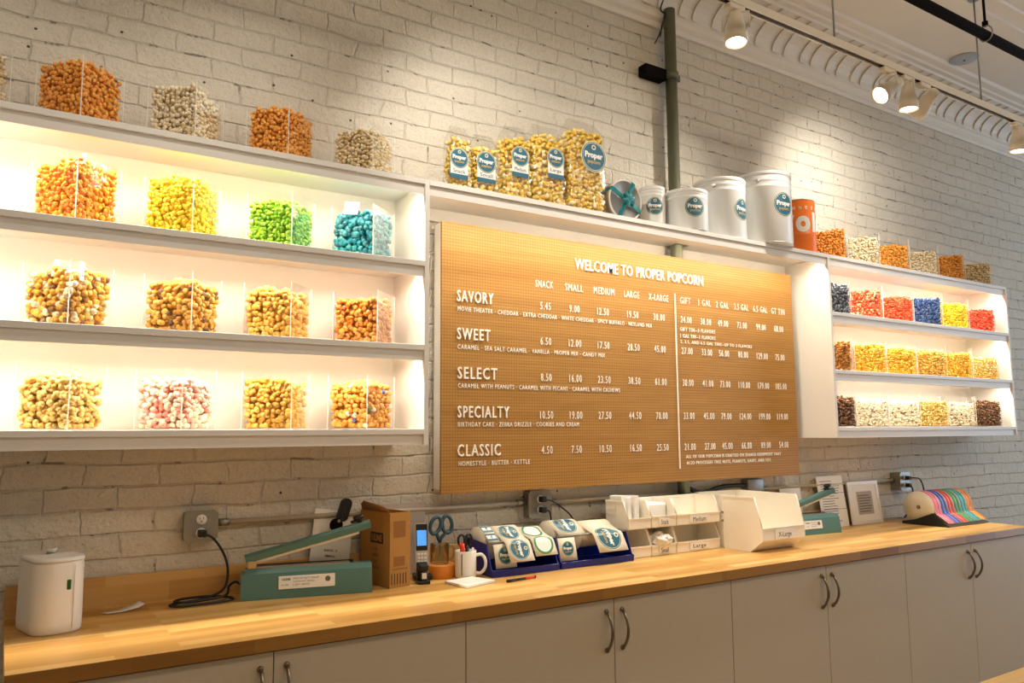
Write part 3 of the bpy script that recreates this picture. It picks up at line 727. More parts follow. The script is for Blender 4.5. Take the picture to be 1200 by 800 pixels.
def logo(r, cx=0, cy=0, l0=0.0010):
    q = []
    q.append((*disc2d(r, cx, cy), l0, 1)); q.append((*disc2d(r*0.95, cx, cy), l0+0.0003, 0)); q.append((*ring2d(r*0.86, r*0.89, 28, cx, cy), l0+0.0006, 1))
    q.append((*txt('Proper', cx, cy+r*0.04, r*1.42, r*0.50, 0.05), l0+0.0009, 2)); q.append((*txt('popcorn', cx, cy-r*0.40, r*0.98, r*0.24, 0.01), l0+0.0009, 3))
    q.append((*ring2d(r*0.10, r*0.17, 12, cx, cy+r*0.60), l0+0.0007, 1))
    return q
LMATS = [M['label_teal'], M['label_cream'], M['paper'], M['gold_print'], M['ink']]

# ------------------------------------------------------------------ popcorn bags on the display shelf
BAGPC = popcorn_mat('yellow_movie_popcorn', [(0, '#f6d24a'), (0.3, '#fbe27a'), (0.55, '#f0c22e'), (0.8, '#fdf0bc')], 0.65, crev='#d8a428')
def bag(label, x0, x1, dep, h, lab, seed):
    xc = (x0+x1)/2; wd = x1-x0; yc = -0.272+dep/2
    t = thing('popcorn_bag', label, 'bag', (xc, yc, ZT[0]+0.0005), 0, 'clear popcorn bags on the display shelf')
    me = heap_mesh('popcorn', wd-0.006, dep-0.006, h, 0.0115, seed, 0.014, 1, 0.25); me.materials.append(BAGPC)
    o = bpy.data.objects.new('popcorn', me); COL.objects.link(o); o.parent = t; o['kind'] = 'stuff'
    # film: rounded box closing to a crimped, gathered top
    b = MB(); n = 40; rings = []; rg = random.Random(seed)
    for f_, zz in ((1.0, 0.001), (1.02, 0.02), (1.02, h*0.5), (1.0, h*0.93), (0.92, h+0.006), (0.80, h+0.022), (0.74, h+0.034)):
        row = []
        for i in range(n):
            a = 2*PI*i/n; ca, sa = math.cos(a), math.sin(a); p = 0.32
            sx = math.copysign(abs(ca)**p, ca); sy = math.copysign(abs(sa)**p, sa)
            fy = f_ if zz < h else f_*0.45 if zz < h+0.02 else 0.14
            row.append(b.bm.verts.new((sx*wd/2*f_+rg.uniform(-1, 1)*0.0012, sy*dep/2*fy+rg.uniform(-1, 1)*0.0012, zz+(rg.uniform(-.006, .006) if zz > h+.03 else 0))))
        rings.append(row)
    for a, c in zip(rings, rings[1:]):
        for i in range(n): b.bm.faces.new((a[i], a[(i+1) % n], c[(i+1) % n], c[i])).smooth = True
    b.bm.faces.new(rings[0][::-1]); b.bm.faces.new(rings[-1])
    b.build('film', M['film'], t)
    lx, lz, r, card_h = lab
    place = lambda u, v, l: Vector((lx-xc+u, -dep/2*1.02-0.0015-l, lz-ZT[0]+v))
    q = []
    if card_h:
        wv = r*0.92; q.append((*rect2d(-wv, wv, -r*0.5-card_h, -r*0.3), 0.0004, 2)); q.append((*rect2d(-wv, wv, -r*0.5-card_h, -r*0.5-card_h*0.70), 0.0007, 0))
        q.append((*txt(('Snack', 'Small', 'Medium', 'Large', '')[seed-40], 0, -r*0.5-card_h*0.50, wv*1.4, card_h*0.26, 0.0), 0.0007, 4))
    patch(q+logo(r), place, 'label', LMATS, t, 0)
bag('smallest clear popcorn bag, first in the row beside the shelf unit panel', 1.405, 1.500, .080, .222, (1.437, 2.523, .042, .062), 40)
bag('short clear popcorn bag, second in the row, just right of the smallest bag', 1.512, 1.626, .080, .210, (1.560, 2.528, .046, .060), 41)
bag('middle clear popcorn bag of five, third in the row', 1.655, 1.787, .090, .280, (1.722, 2.583, .043, .066), 42)
bag('tall clear popcorn bag, fourth in the row beside the tallest bag', 1.797, 1.968, .100, .318, (1.902, 2.610, .044, .068), 43)
bag('tallest clear popcorn bag with one large round label, beside the ribboned tin', 1.985, 2.185, .120, .385, (2.108, 2.655, .070, 0), 44)

# ------------------------------------------------------------------ tins
def tin(label, x, y, r, h, phi, lr, lz, lid_h=0.020, handle=None):
    t = thing('popcorn_tin', label, 'tin', (x, y, ZT[0]+0.0005), 0, 'white tins on the display shelf')
    rb = r*0.975
    MB().lathe([(rb*0.97, 0), (rb, 0.004), (rb, h*0.78), (rb*1.012, h*0.785), (rb*1.012, h*0.80), (rb, h*0.805), (rb, h*.865), (rb*1.012, h*.87), (rb*1.012, h*.885), (rb, h*.89), (rb, h-lid_h*0.5)], 48).build('body', M['tin'], t)
    MB().lathe([(rb*1.005, h-lid_h), (r, h-lid_h*0.95), (r, h-0.006), (r*0.99, h), (r*0.95, h), (r*0.94, h-0.006), (r*0.05, h-0.004)], 48).build('lid', M['tin'], t)
    MB().lathe([(rb*0.985, -0.0003), (rb*1.008, 0.001), (rb*1.008, 0.005), (rb*0.99, 0.006)], 48, cap=False).build('base_rim', M['tin_rim'], t)
    ph = math.radians(phi); rr = rb*1.001
    place = lambda u, v, l: Vector(((rr+l)*math.cos(ph+u/rr), (rr+l)*math.sin(ph+u/rr), lz+v))
    patch(logo(lr), place, 'label', LMATS, t)
    if handle:
        a = math.radians(handle); p = Vector((math.cos(a)*rb, math.sin(a)*rb, h*0.86)); tn = Vector((-math.sin(a), math.cos(a), 0)); nn = Vector((math.cos(a), math.sin(a), 0))
        MB().lathe([(0.011, 0), (0.011, 0.006), (0.006, 0.012)], 14, Matrix.Translation(p) @ nn.to_track_quat('Z', 'Y').to_matrix().to_4x4()).build('handle_ear', M['tin_rim'], t)
tin('smallest white tin with round teal logo, between ribboned tin and short wide tin', 2.565, -.150, .062, .212, -121, .045, .112)
tin('short wide white tin with round teal logo, in front of the pipe', 2.742, -.198, .105, .205, -111, .052, .112)
tin('tall white lidded tin, second tallest, beside the short wide tin', 3.022, -.160, .131, .312, -80, .058, .150, handle=-150)
tin('tallest white lidded tin overhanging the shelf edge beside the orange tin', 3.302, -.205, .146, .375, -95, .066, .200, handle=-150)
def orange_tin():
    r, h = .090, .305
    t = thing('orange_tin', 'orange tin with big white letters beside the tallest white tin', 'tin', (3.640, -.165, ZT[0]+0.0005))
    MB().lathe([(r*.985, 0), (r, .004), (r, .105), (r*1.012, .108), (r, .111), (r, h-.004)], 48).build('body', M['orange'], t)
    MB().lathe([(r*1.0, h-.006), (r*1.02, h-.004), (r*1.02, h), (r*.97, h+.001), (r*.95, h-.006), (r*.05, h-.006)], 48).build('lid', M['tin_rim'], t)
    ph = math.radians(-125); place = lambda u, v, l: Vector(((r+.0005+l)*math.cos(ph+u/r), (r+.0005+l)*math.sin(ph+u/r), v))
    q = [(*txt('V', -.090, .165, .085, .105, .05), .0008, 0), (*txt('o', -.004, .165, .078, .090, .05), .0008, 0), (*txt('l', .064, .178, .026, .110, .06), .0008, 0), (*txt('s', .115, .165, .06, .080, .05), .0008, 0)]
    for i, ch in enumerate('TENNESSEE'): q.append((*txt(ch, (i-3.5)*.034, .256, .014, .018, .02), .0008, 0))
    patch(q, place, 'lettering', [M['paper']], t, .006)
orange_tin()
def ribbon_tin():
    r, L = .094, .105; x, z = 2.325, ZT[0]+.0005+.098
    t = thing('gift_tin', 'gift tin lying on its side, lid tied with teal ribbon bow', 'tin', (x, -.178, z))
    Mx = Matrix.Rotation(PI/2, 4, 'X')           # local +z -> -y (towards the room)
    MB().lathe([(r*.96, -L/2), (r*.97, -L/2+.004), (r*.97, L/2-.03)], 48, Mx).build('body', M['goldtin'], t)
    MB().lathe([(r*.975, L/2-.032), (r*1.02, L/2-.03), (r*1.02, L/2-.002), (r*1.0, L/2), (r*.96, L/2), (r*.95, L/2-.006), (r*.02, L/2-.005)], 48, Mx).m(0).build('lid', M['tinlid'], t)
    MB().lathe([(r*.955, L/2-.001), (r*1.0, L/2+.004), (r*1.035, L/2), (r*1.03, L/2-.006)], 48, Mx, cap=False).build('lid_rim', M['white_pl'], t)
    b = MB(); yv = -(L/2+.003); cols = []
    for ang in (math.radians(62), math.radians(152)):
        d = Vector((math.cos(ang), 0, math.sin(ang))); n_ = Vector((-d.z, 0, d.x)); wv = .011
        path = [d*(-r*1.04)+Vector((0, L/2-.004, 0)), d*(-r*1.045)+Vector((0, yv+.01, 0)), d*(-r*1.02)+Vector((0, yv-.004, 0)), Vector((0, yv-.004, 0)), d*(r*1.02)+Vector((0, yv-.004, 0)), d*(r*1.045)+Vector((0, yv+.01, 0)), d*(r*1.04)+Vector((0, L/2-.004, 0))]
        b.sheet([[p-n_*wv, p, p+n_*wv] for p in path], .0012)
    b.build('ribbon', M['ribbon'], t)
    b = MB(); c0 = Vector((0, yv-.010, 0))
    for ang in (20, 75, 130, 200, 250, 320):
        a = math.radians(ang); d = Vector((math.cos(a), 0, math.sin(a))); n_ = Vector((-d.z, 0, d.x)); rows = []
        for k in range(9):
            u = k/8*PI; q = c0+d*(.036*math.sin(u))+Vector((0, -.016*(1-math.cos(u))/2-.003, 0)); wv = .008+.003*math.sin(u)
            rows.append([q-n_*wv, q, q+n_*wv])
        b.sheet(rows, .001)
    b.build('bow', M['ribbon'], t)
ribbon_tin()

# ------------------------------------------------------------------ the vertical pipe and bracket
def pipe():
    t = thing('pipe', 'tall green-grey pipe rising from the worktop past the shelf to the ceiling', 'pipe', (2.81, -.056, CZ)); off = (-2.81, .056, -CZ)
    MB().cyl((2.81, -.056, CZ+.0005), (2.81, -.056, ZC-.17), .030, seg=28).build('tube', M['pipe'], t, off)
    z = 3.285
    b = MB(); b.box(2.64, 2.775, -.060, -.052, z-.028, z+.028); b.box(2.64, 2.775, -.052, -.004, z+.020, z+.028); b.box(2.64, 2.775, -.052, -.004, z-.028, z-.020); b.box(2.632, 2.64, -.060, -.004, z-.028, z+.028)
    b.build('strut_bracket', M['blackpipe'], t, off)
    MB().lathe([(.031, -.018), (.0375, -.018), (.0375, .018), (.031, .018)], 28, Matrix.Translation((2.81, -.056, z)), cap=False).box(2.84, 2.868, -.062, -.050, z-.016, z+.016).build('clamp', M['pipe'], t, off)
pipe()
def pipe_cable():
    b = MB(); b.tube([(2.765, -.03, 3.50), (2.752, -.06, 3.55), (2.765, -.075, 3.60), (2.745, -.06, 3.63), (2.755, -.07, 3.68)], .004, sub=5); b.tube([(2.735, -.02, 3.46), (2.755, -.05, 3.53), (2.76, -.08, 3.62)], .003, sub=5)
    tag(b.build('cable', M['black']), 'short black cable ends beside the pipe at the cornice', 'cable')
pipe_cable()

# ------------------------------------------------------------------ track light, sprinkler pipe, speaker
def track():
    t = thing('lighting_track', 'white ceiling lighting track hung on thin rods along the cornice', 'lighting track', (3.5, TRK_Y, TRK_Z)); off = (-3.5, -TRK_Y, -TRK_Z)
    b = MB(); b.box(-1.5, 8.0, TRK_Y-.018, TRK_Y+.018, TRK_Z-.006, TRK_Z+.018); b.box(-1.5, 8.0, TRK_Y-.018, TRK_Y-.012, TRK_Z-.016, TRK_Z-.006); b.box(-1.5, 8.0, TRK_Y+.012, TRK_Y+.018, TRK_Z-.016, TRK_Z-.006)
    b.build('rail', M['trackw'], t, off)
    MB().box(-1.5, 8.0, TRK_Y-.0115, TRK_Y+.0115, TRK_Z-.010, TRK_Z-.0065).build('slot', M['black'], t, off)
    for x in (0.6, 1.8, 3.082, 4.372, 5.7, 7.0): MB().cyl((x, TRK_Y, TRK_Z+.018), (x, TRK_Y, ZC), .0045, seg=8).lathe([(.03, 0), (.03, .008)], 16, Matrix.Translation((x, TRK_Y, ZC-.008))).build('rod', M['steel'], t, off)
track()
def head(label, x, aim, watts, angle, lit=True, color=SPOT_C):
    """a track head: adapter, yoke and a can with a lit lamp face; aim is a point on the wall"""
    t = thing('track_head', label, 'spotlight', (x, TRK_Y, TRK_Z-.017), 0, 'track heads on the ceiling track')
    MB().box(-.045, .045, -.016, .016, -.022, 0.0, .003).build('adapter', M['trackw'], t)
    piv = Vector((0, 0, -.105)); d = (Vector(aim)-(Vector((x, TRK_Y, TRK_Z-.017))+piv)).normalized()
    side = d.cross(Vector((0, 0, 1))).normalized()
    y = MB(); y.tube([Vector((0, 0, -.022)), Vector((0, 0, -.030)), piv*0.0+side*.052+Vector((0, 0, -.036)), side*.054+piv], .005, 8)
    y.tube([Vector((0, 0, -.022)), Vector((0, 0, -.030)), -side*.052+Vector((0, 0, -.036)), -side*.054+piv], .005, 8); y.build('yoke', M['trackw'], t)
    Q = Matrix.Translation(piv) @ d.to_track_quat('Z', 'Y').to_matrix().to_4x4()
    MB().lathe([(.010, -.088), (.026, -.084), (.030, -.060), (.030, -.045), (.042, .018), (.0465, .022), (.0465, .062), (.0415, .062), (.0405, .050)], 32, Q, cap=False).lathe([(.001, -.0885), (.012, -.088)], 32, Q, cap=False).build('can', M['trackw'], t)
    f = MB().lathe([(.0400, .046), (.036, .051), (.02, .054), (.0005, .055)], 32, Q).build('lamp_face', M['bulb'] if lit else M['white_pl'], t)
    if watts:
        p = Vector((x, TRK_Y, TRK_Z-.017))+piv+d*.075
        spot('track_spot', p, p+d, watts, angle, color, 1.0, 0.035)
HEADS = [
 ('track head with lit face beside the pipe, aimed down the wall', 2.42, (2.30, -.90, 2.2), 42, 120),
 ('track head with lit face turned toward the pipe, first of the cluster of three', 3.487, (2.75, -.60, 2.55), 54, 120),
 ('track head with lit face, middle of the cluster of three', 3.655, (3.62, -.80, 1.6), 34, 105),
 ('track head turned toward the wall with its back showing, last of the cluster', 3.80, (4.15, 0.0, 2.72), 48, 105),
 ('track head with lit face near the end of the wall, alone', 4.755, (4.72, -.75, 1.6), 22, 95)]
for h_ in HEADS: head(*h_)
# heads of the same track, beyond the frame, that light the near end of the wall
for x, aim, wt, an in ((-0.25, (0.0, -.1, 2.30), 9, 95), (0.55, (0.70, -.1, 2.35), 13, 100), (1.25, (1.70, -.15, 2.52), 40, 100)):
    spot('track_spot', (x, TRK_Y, TRK_Z-.15), aim, wt, an, SPOT_C, 1.0, .035)

def sprinkler():
    y, z, x = -1.25, 3.18, 3.54
    t = thing('sprinkler_pipe', 'black sprinkler pipe hung below the ceiling on rods', 'pipe', (x, y, z)); off = (-x, -y, -z)
    MB().cyl((XL+.5, y, z), (8.5, y, z), .0215, seg=20).build('tube', M['blackpipe'], t, off)
    for hx in (x, x+2.4, x-2.4):
        b = MB(); b.cyl((hx, y, z+.060), (hx, y, ZC), .006, seg=8); b.lathe([(.012, 0), (.012, .02)], 12, Matrix.Translation((hx, y, z+.045))); b.build('hanger_rod', M['blackpipe'], t, off)
        MB().tube([(hx, y+.028*math.cos(k*PI/6), z+.010+.036*math.sin(k*PI/6)) for k in range(12)], .0035, 6, True).build('hanger_loop', M['steel'], t, off)
sprinkler()
def speaker():
    p = (5.045, -.42, ZC)
    t = thing('ceiling_speaker', 'round grey-blue ceiling disc above the lighting track', 'speaker', p)
    MB().lathe([(.085, 0), (.085, -.006), (.078, -.012), (.001, -.014)], 40).build('cover', M['grille'], t); MB().lathe([(.006, -.012), (.006, -.018), (.001, -.02)], 12).build('knob', M['black'], t)
speaker()

# ------------------------------------------------------------------ electrical run on the wall
def quad_box(label, x0, x1, z0, z1, dep, plugs):
    xc, zc = (x0+x1)/2, (z0+z1)/2
    t = thing('outlet_box', label, 'outlet', (xc, -.002, zc)); hw, hh = (x1-x0)/2, (z1-z0)/2; c = .012
    MB().box(-hw*.92, hw*.92, -dep, 0, -hh*.92, hh*.92, .003).build('back_box', M['steel'], t)
    oc = [(-hw+c, -hh), (hw-c, -hh), (hw, -hh+c), (hw, hh-c), (hw-c, hh), (-hw+c, hh), (-hw, hh-c), (-hw, -hh+c)]
    MB().prism(oc, -dep-.007, -dep, 'y').build('cover_plate', M['steel'], t)
    for k, s_ in enumerate((1, -1)):
        MB().lathe([(.017, 0), (.017, .0035), (.001, .0035)], 24, Matrix.Translation((0, -dep-.0068, s_*.022)) @ Matrix.Rotation(PI/2, 4, 'X')).build('receptacle', M['white_pl'], t)
        if not plugs[k]:
            MB().box(-.007, -.005, -dep-.0108, -dep-.010, s_*.022, s_*.022+.008).box(.005, .007, -dep-.0108, -dep-.010, s_*.022, s_*.022+.008).lathe([(.0025, 0), (.0025, .0006)], 8, Matrix.Translation((0, -dep-.0102, s_*.022-.006)) @ Matrix.Rotation(PI/2, 4, 'X')).build('slots', M['ink'], t)
    return t, (xc, -.002-dep-.0105, zc)
def plug(p, s_): return
_, a1 = quad_box('galvanised outlet box with one black plug on the brick above the cord coil', .522, .632, 1.103, 1.205, .038, (0, 1))
_, a2 = quad_box('galvanised outlet box with two black plugs under the menu board', 1.900, 2.020, 1.093, 1.210, .042, (1, 1))
_, a3 = quad_box('galvanised outlet box with two black plugs above the sticker roll stand', 4.625, 4.735, 1.085, 1.200, .060, (1, 1))
def conduit(label, pts, r=.0095, mat_='emt', couple=()):
    t = thing('conduit', label, 'conduit', pts[0], 0); off = [-v for v in pts[0]]
    MB().tube(pts, r, 12).build('tube', M[mat_], t, off)
    for x in couple:
        MB().cyl((x-.018, pts[0][1], pts[0][2]), (x+.018, pts[0][1], pts[0][2]), r*1.4, seg=16).build('coupling', M['steel'], t, off)
conduit('metal conduit on the brick from the first outlet box to the menu board outlet', [(.634, -.022, 1.160), (1.898, -.022, 1.160)], couple=(.655, 1.875))
conduit('metal conduit on the brick from the menu board outlet to the tall pipe', [(2.022, -.022, 1.155), (2.776, -.022, 1.155)], couple=(2.045,))
conduit('metal conduit on the brick running to the far outlet box', [(3.412, -.022, 1.150), (4.623, -.022, 1.150)], couple=(3.435, 4.60))
tag(MB().tube([(2.846, -.03, 1.19), (2.90, -.05, 1.162), (2.98, -.04, 1.155), (3.10, -.03, 1.175), (3.20, -.03, 1.178), (3.276, -.03, 1.175)], .011, 10, sub=6).build('flexible_conduit', M['black']), 'black flexible conduit between the tall pipe and a small junction box', 'conduit')
tag(rim_angle(MB().box(3.282, 3.406, -.048, -.002, 1.142, 1.206, .004).build('junction_box', M['steel'])), 'small steel junction box on the brick above the largest ivory bin', 'junction box')
def cord(name, label, a, s_, pts, r=.0042, cat='cord', body=True):
    x, y, z = a; zz = z+s_*.022; t = thing(name, label, cat, (x, y, zz))
    MB().box(-.013, .013, -.030, 0, -.012, .012, .004).build('plug', M['black'], t)
    MB().tube([Vector((0, -.028, 0))]+[Vector(p)-Vector((x, y, zz)) for p in pts], r, 10, sub=8).build('cable', M['black'], t)
coil = [(.610, -.080, 1.115), (.648, -.070, 1.06), (.662, -.075, 1.00), (.645, -.085, .945), (.575, -.095, .925), (.50, -.105, .922), (.475, -.125, .922), (.50, -.150, .921), (.58, -.155, .921), (.655, -.14, .921), (.665, -.11, .923), (.60, -.085, .930), (.52, -.085, .930), (.490, -.115, .930), (.52, -.14, .929), (.60, -.14, .931), (.65, -.12, .936), (.665, -.085, .955), (.69, -.070, .965), (.705, -.068, .955)]
cord('power_cord', 'black cord coiled on the worktop between outlet box and heat sealer', a1, -1, coil)
cord('power_cord', 'black plug and cord in the upper socket under the menu board', a2, 1, [(2.0, -.085, 1.165), (2.06, -.08, 1.13), (2.12, -.06, 1.09), (2.16, -.045, 1.03), (2.18, -.04, .96), (2.18, -.04, .925)], .0035)
cord('power_cord', 'black plug in the lower socket under the menu board', a2, -1, [(1.985, -.085, 1.12), (2.01, -.06, 1.07), (2.02, -.042, 1.0), (1.99, -.04, .925)], .0035)
cord('power_cord', 'black cord arching from the upper far socket behind the sticker rolls', a3, 1, [(4.72, -.11, 1.165), (4.79, -.10, 1.15), (4.84, -.09, 1.08), (4.86, -.07, .98), (4.86, -.06, .93)])
cord('power_cord', 'black plug and cord hanging from the lower far socket', a3, -1, [(4.685, -.11, 1.09), (4.685, -.10, 1.03), (4.67, -.08, .96), (4.66, -.06, .925)])

# ------------------------------------------------------------------ things on the worktop
T0 = CZ+0.0005
def rounded(wd, dp, r, n=8, p=None):
    q = []
    for cx, cy, a0 in ((wd/2-r, dp/2-r, 0), (-wd/2+r, dp/2-r, PI/2), (-wd/2+r, -dp/2+r, PI), (wd/2-r, -dp/2+r, 3*PI/2)):
        for k in range(n+1): a = a0+PI/2*k/n; q.append((cx+r*math.cos(a), cy+r*math.sin(a)))
    return q
def loft(b, sections, cap=True, smooth=True):
    """sections: list of (poly2d, z)"""
    R = [[b.bm.verts.new((x, y, z)) for x, y in pl] for pl, z in sections]; n = len(R[0]); fs = []
    for a, c in zip(R, R[1:]):
        for i in range(n): f = b.bm.faces.new((a[i], a[(i+1) % n], c[(i+1) % n], c[i])); f.smooth = smooth; fs.append(f)
    if cap: fs += [b.bm.faces.new(R[0][::-1]), b.bm.faces.new(R[-1])]
    for f in fs: f.material_index = b.mi
    bmesh.ops.recalc_face_normals(b.bm, faces=fs); return b
def dispenser():
    wd, dp, h = .135, .215, .198
    t = thing('towel_dispenser', 'white rounded tabletop dispenser at the end of the worktop', 'dispenser', (.140, -.205, T0), math.radians(14))
    b = MB(); loft(b, [(rounded(wd*.94, dp*.95, .05), 0), (rounded(wd*.99, dp*.99, .054), .006), (rounded(wd, dp, .055), .03), (rounded(wd*.985, dp*.985, .055), h-.012), (rounded(wd*.97, dp*.97, .055), h-.004)]); b.build('body', M['white_pl'], t)
    b = MB(); loft(b, [(rounded(wd*.965, dp*.965, .054), h-.0035), (rounded(wd*1.0, dp*1.0, .056), h-.002), (rounded(wd*1.0, dp*1.0, .056), h+.003), (rounded(wd*.95, dp*.95, .052), h+.008)]); b.build('lid', M['white_pl'], t)
    MB().box(-.0055, .0055, -dp/2-.0015, -dp/2+.004, .118, .146, .003).build('level_window', M['green'], t, (.014, 0, 0))
    MB().box(.0272, .0280, -dp/2-.0004, -dp/2+.002, .012, h-.012).build('seam', M['release'], t)
    MB().sheet([[(-.012, .02, h+.008), (.012, .02, h+.008)], [(-.014, .01, h+.016), (.012, .008, h+.016)], [(-.022, -.01, h+.022), (.008, -.014, h+.026)]], .001).build('tissue_tip', M['paper'], t)
dispenser()
tag(MB().sheet([[(.285, -.085, T0+.002), (.300, -.115, T0+.002)], [(.33, -.08, T0+.003), (.345, -.110, T0+.003)], [(.375, -.060, T0+.012), (.390, -.10, T0+.008)], [(.395, -.050, T0+.020), (.408, -.085, T0+.014)]], .0008).build('paper_scrap', M['paper']), 'small curled scrap of white paper beside the dispenser', 'paper')
def sealer(label, loc, rz, L=.432, plate=True, wf=.115, k=1.0):
    t = thing('impulse_sealer', label, 'heat sealer', loc, rz); D = .085
    pr = [(-D/2, 0), (-D/2, .012), (-D/2+.012, .082), (-D/2+.026, .098), (D/2-.020, .098), (D/2-.006, .085), (D/2, .012), (D/2, 0)]
    b = MB(); A = [(L/2*s_) for s_ in (-1, 1)]
    b.prism(pr, -L/2+.012, L/2, 'x'); b.prism([(y*.98, z) for y, z in pr if z < .09], -L/2, -L/2+.012, 'x')
    rim_angle(b.build('base', M['teal'], t), 25)
    MB().box(-L/2+.05, L/2-.075, -.016, .012, .098, .104).build('heating_strip', M['steel'], t)
    MB().box(-L/2+.05, L/2-.060, .012, .017, .098, .107).build('clamp_edge', M['black'], t)
    MB().box(-L/2+.020, -L/2+.048, -.020, .020, .098, .122, .003).build('hinge', M['kraft'], t)
    up = math.radians(13.5); Mr = Matrix.Translation((-L/2+.035, 0, .120)) @ Matrix.Rotation(-up, 4, 'Y')
    b = MB(); La = L*.99
    b.prism([(-.014, 0), (.014, 0), (.016, .020), (.008, .028), (-.008, .028), (-.016, .020)], -.02, La-.02, 'x', Mr); b.build('arm', M['teal'], t)
    MB().box(.02, La-.065, -.010, .010, -.009, 0, .001, 1, Mr).build('pressure_bar', M['trackw'], t)
    b = MB(); Q = Mr @ Matrix.Translation((La-.055, 0, .028)); b.lathe([(.008, 0), (.008, .010), (.018, .014), (.020, .022), (.012, .026)], 20, Q); b.box(-.03, .005, -.008, .008, .004, .012, .002, 1, Q); b.build('knob', M['black'], t)
    # rating plate with small print
    sl = math.atan2(.012, .07); Q = Matrix.Translation((-L/2+.12 if plate else -L/2+.13, -D/2-.0002, .030)) @ Matrix.Rotation(-sl, 4, 'X'); wq = .185 if plate else .13
    pl = MB(); pl.box(0, wq, -.0012, .004, 0, .042, .001, 1, Q); o = pl.build('rating_plate', M['paper'], t)
    b = MB()
    V, F, _ = text2d('ULINE', .04); b.add([Q @ Vector((.010+p[0]*.028, -.0016, .027+p[1]*.008)) for p in V], F)
    V, F, _ = text2d('H-190', .0); b.add([Q @ Vector((.010+p[0]*.022, -.0016, .010+p[1]*.006)) for p in V], F)
    for r_, (s_, w_) in enumerate((('IMPULSE HEAT SEALER', .085), ('CAUTION HOT SURFACE', .070), ('120V 60HZ', .055))):
        V, F, _ = text2d(s_, 0); b.add([Q @ Vector((.047+p[0]*w_*(wq/.185), -.0016, .030-r_*.010+p[1]*.0055)) for p in V], F)
    b.lathe([(.009, 0), (.009, .0006)], 16, Q @ Matrix.Translation((wq-.024, -.0012, .026)) @ Matrix.Rotation(PI/2, 4, 'X'))
    b.build('print', M['greyink'], o)
    for x in (-L/2+.03, L/2-.03): MB().box(x-.012, x+.012, -D/2+.008, D/2-.008, -.0004, .0001).build('foot', M['black'], t)
sealer('sea-green impulse heat sealer with raised arm beside the cardboard box', (.905, -.166, T0), -.245)
sealer('sea-green impulse heat sealer with raised arm behind the largest ivory bin', (3.62, -.150, T0), -.10, .40, False)

def notice():
    b = MB(); Mr = Matrix.Translation((1.018, -.048, CZ+.013)) @ Matrix.Rotation(math.radians(-7), 4, 'X') @ Matrix.Rotation(math.radians(8), 4, 'Y')
    t = thing('notice', 'white printed notice leaning on the backsplash behind the heat sealer', 'notice', (1.018, -.048, CZ+.003))
    I = Matrix.Translation((-1.018, .048, -CZ-.003)) @ Mr
    MB().box(-.075, .075, -.001, .001, .006, .255, 0, 1, I).build('sheet', M['paper'], t)
    b = MB()
    for s_, z, w_ in (('WRAPPING', .155, .06), ('SNACK - 5', .105, .05), ('SMALL', .085, .04), ('MEDIUM - 3', .062, .055), ('LARGE - 1', .045, .05)):
        V, F, _ = text2d(s_, .03); b.add([I @ Vector((-w_/2+p[0]*w_, -.0014, z+p[1]*.008)) for p in V], F)
    b.build('print', M['ink'], t)
notice()
def hook():
    t = thing('clip', 'black oval clip holding the printed notice on the conduit', 'clip', (1.07, -.033, 1.10)); off = (-1.07, .033, -1.10)
    R_ = Matrix.Translation((1.074, -.060, 1.180)) @ Matrix.Rotation(math.radians(18), 4, 'Y')
    b = MB(); b.prism(rounded(.040, .085, .019), -.009, .009, 'y', R_); rim_angle(b.build('grip', M['black'], t, off))
    b = MB(); b.lathe([(.024, 0), (.024, .007), (.02, .010), (.001, .010)], 28, Matrix.Translation((1.042, -.062, 1.128)) @ Matrix.Rotation(PI/2, 4, 'X')); b.build('disc', M['blackpipe'], t, off)
    MB().lathe([(.006, 0), (.006, .004), (.001, .004)], 14, Matrix.Translation((1.049, -.072, 1.142)) @ Matrix.Rotation(PI/2, 4, 'X')).build('rivet', M['steel'], t, off)
hook()
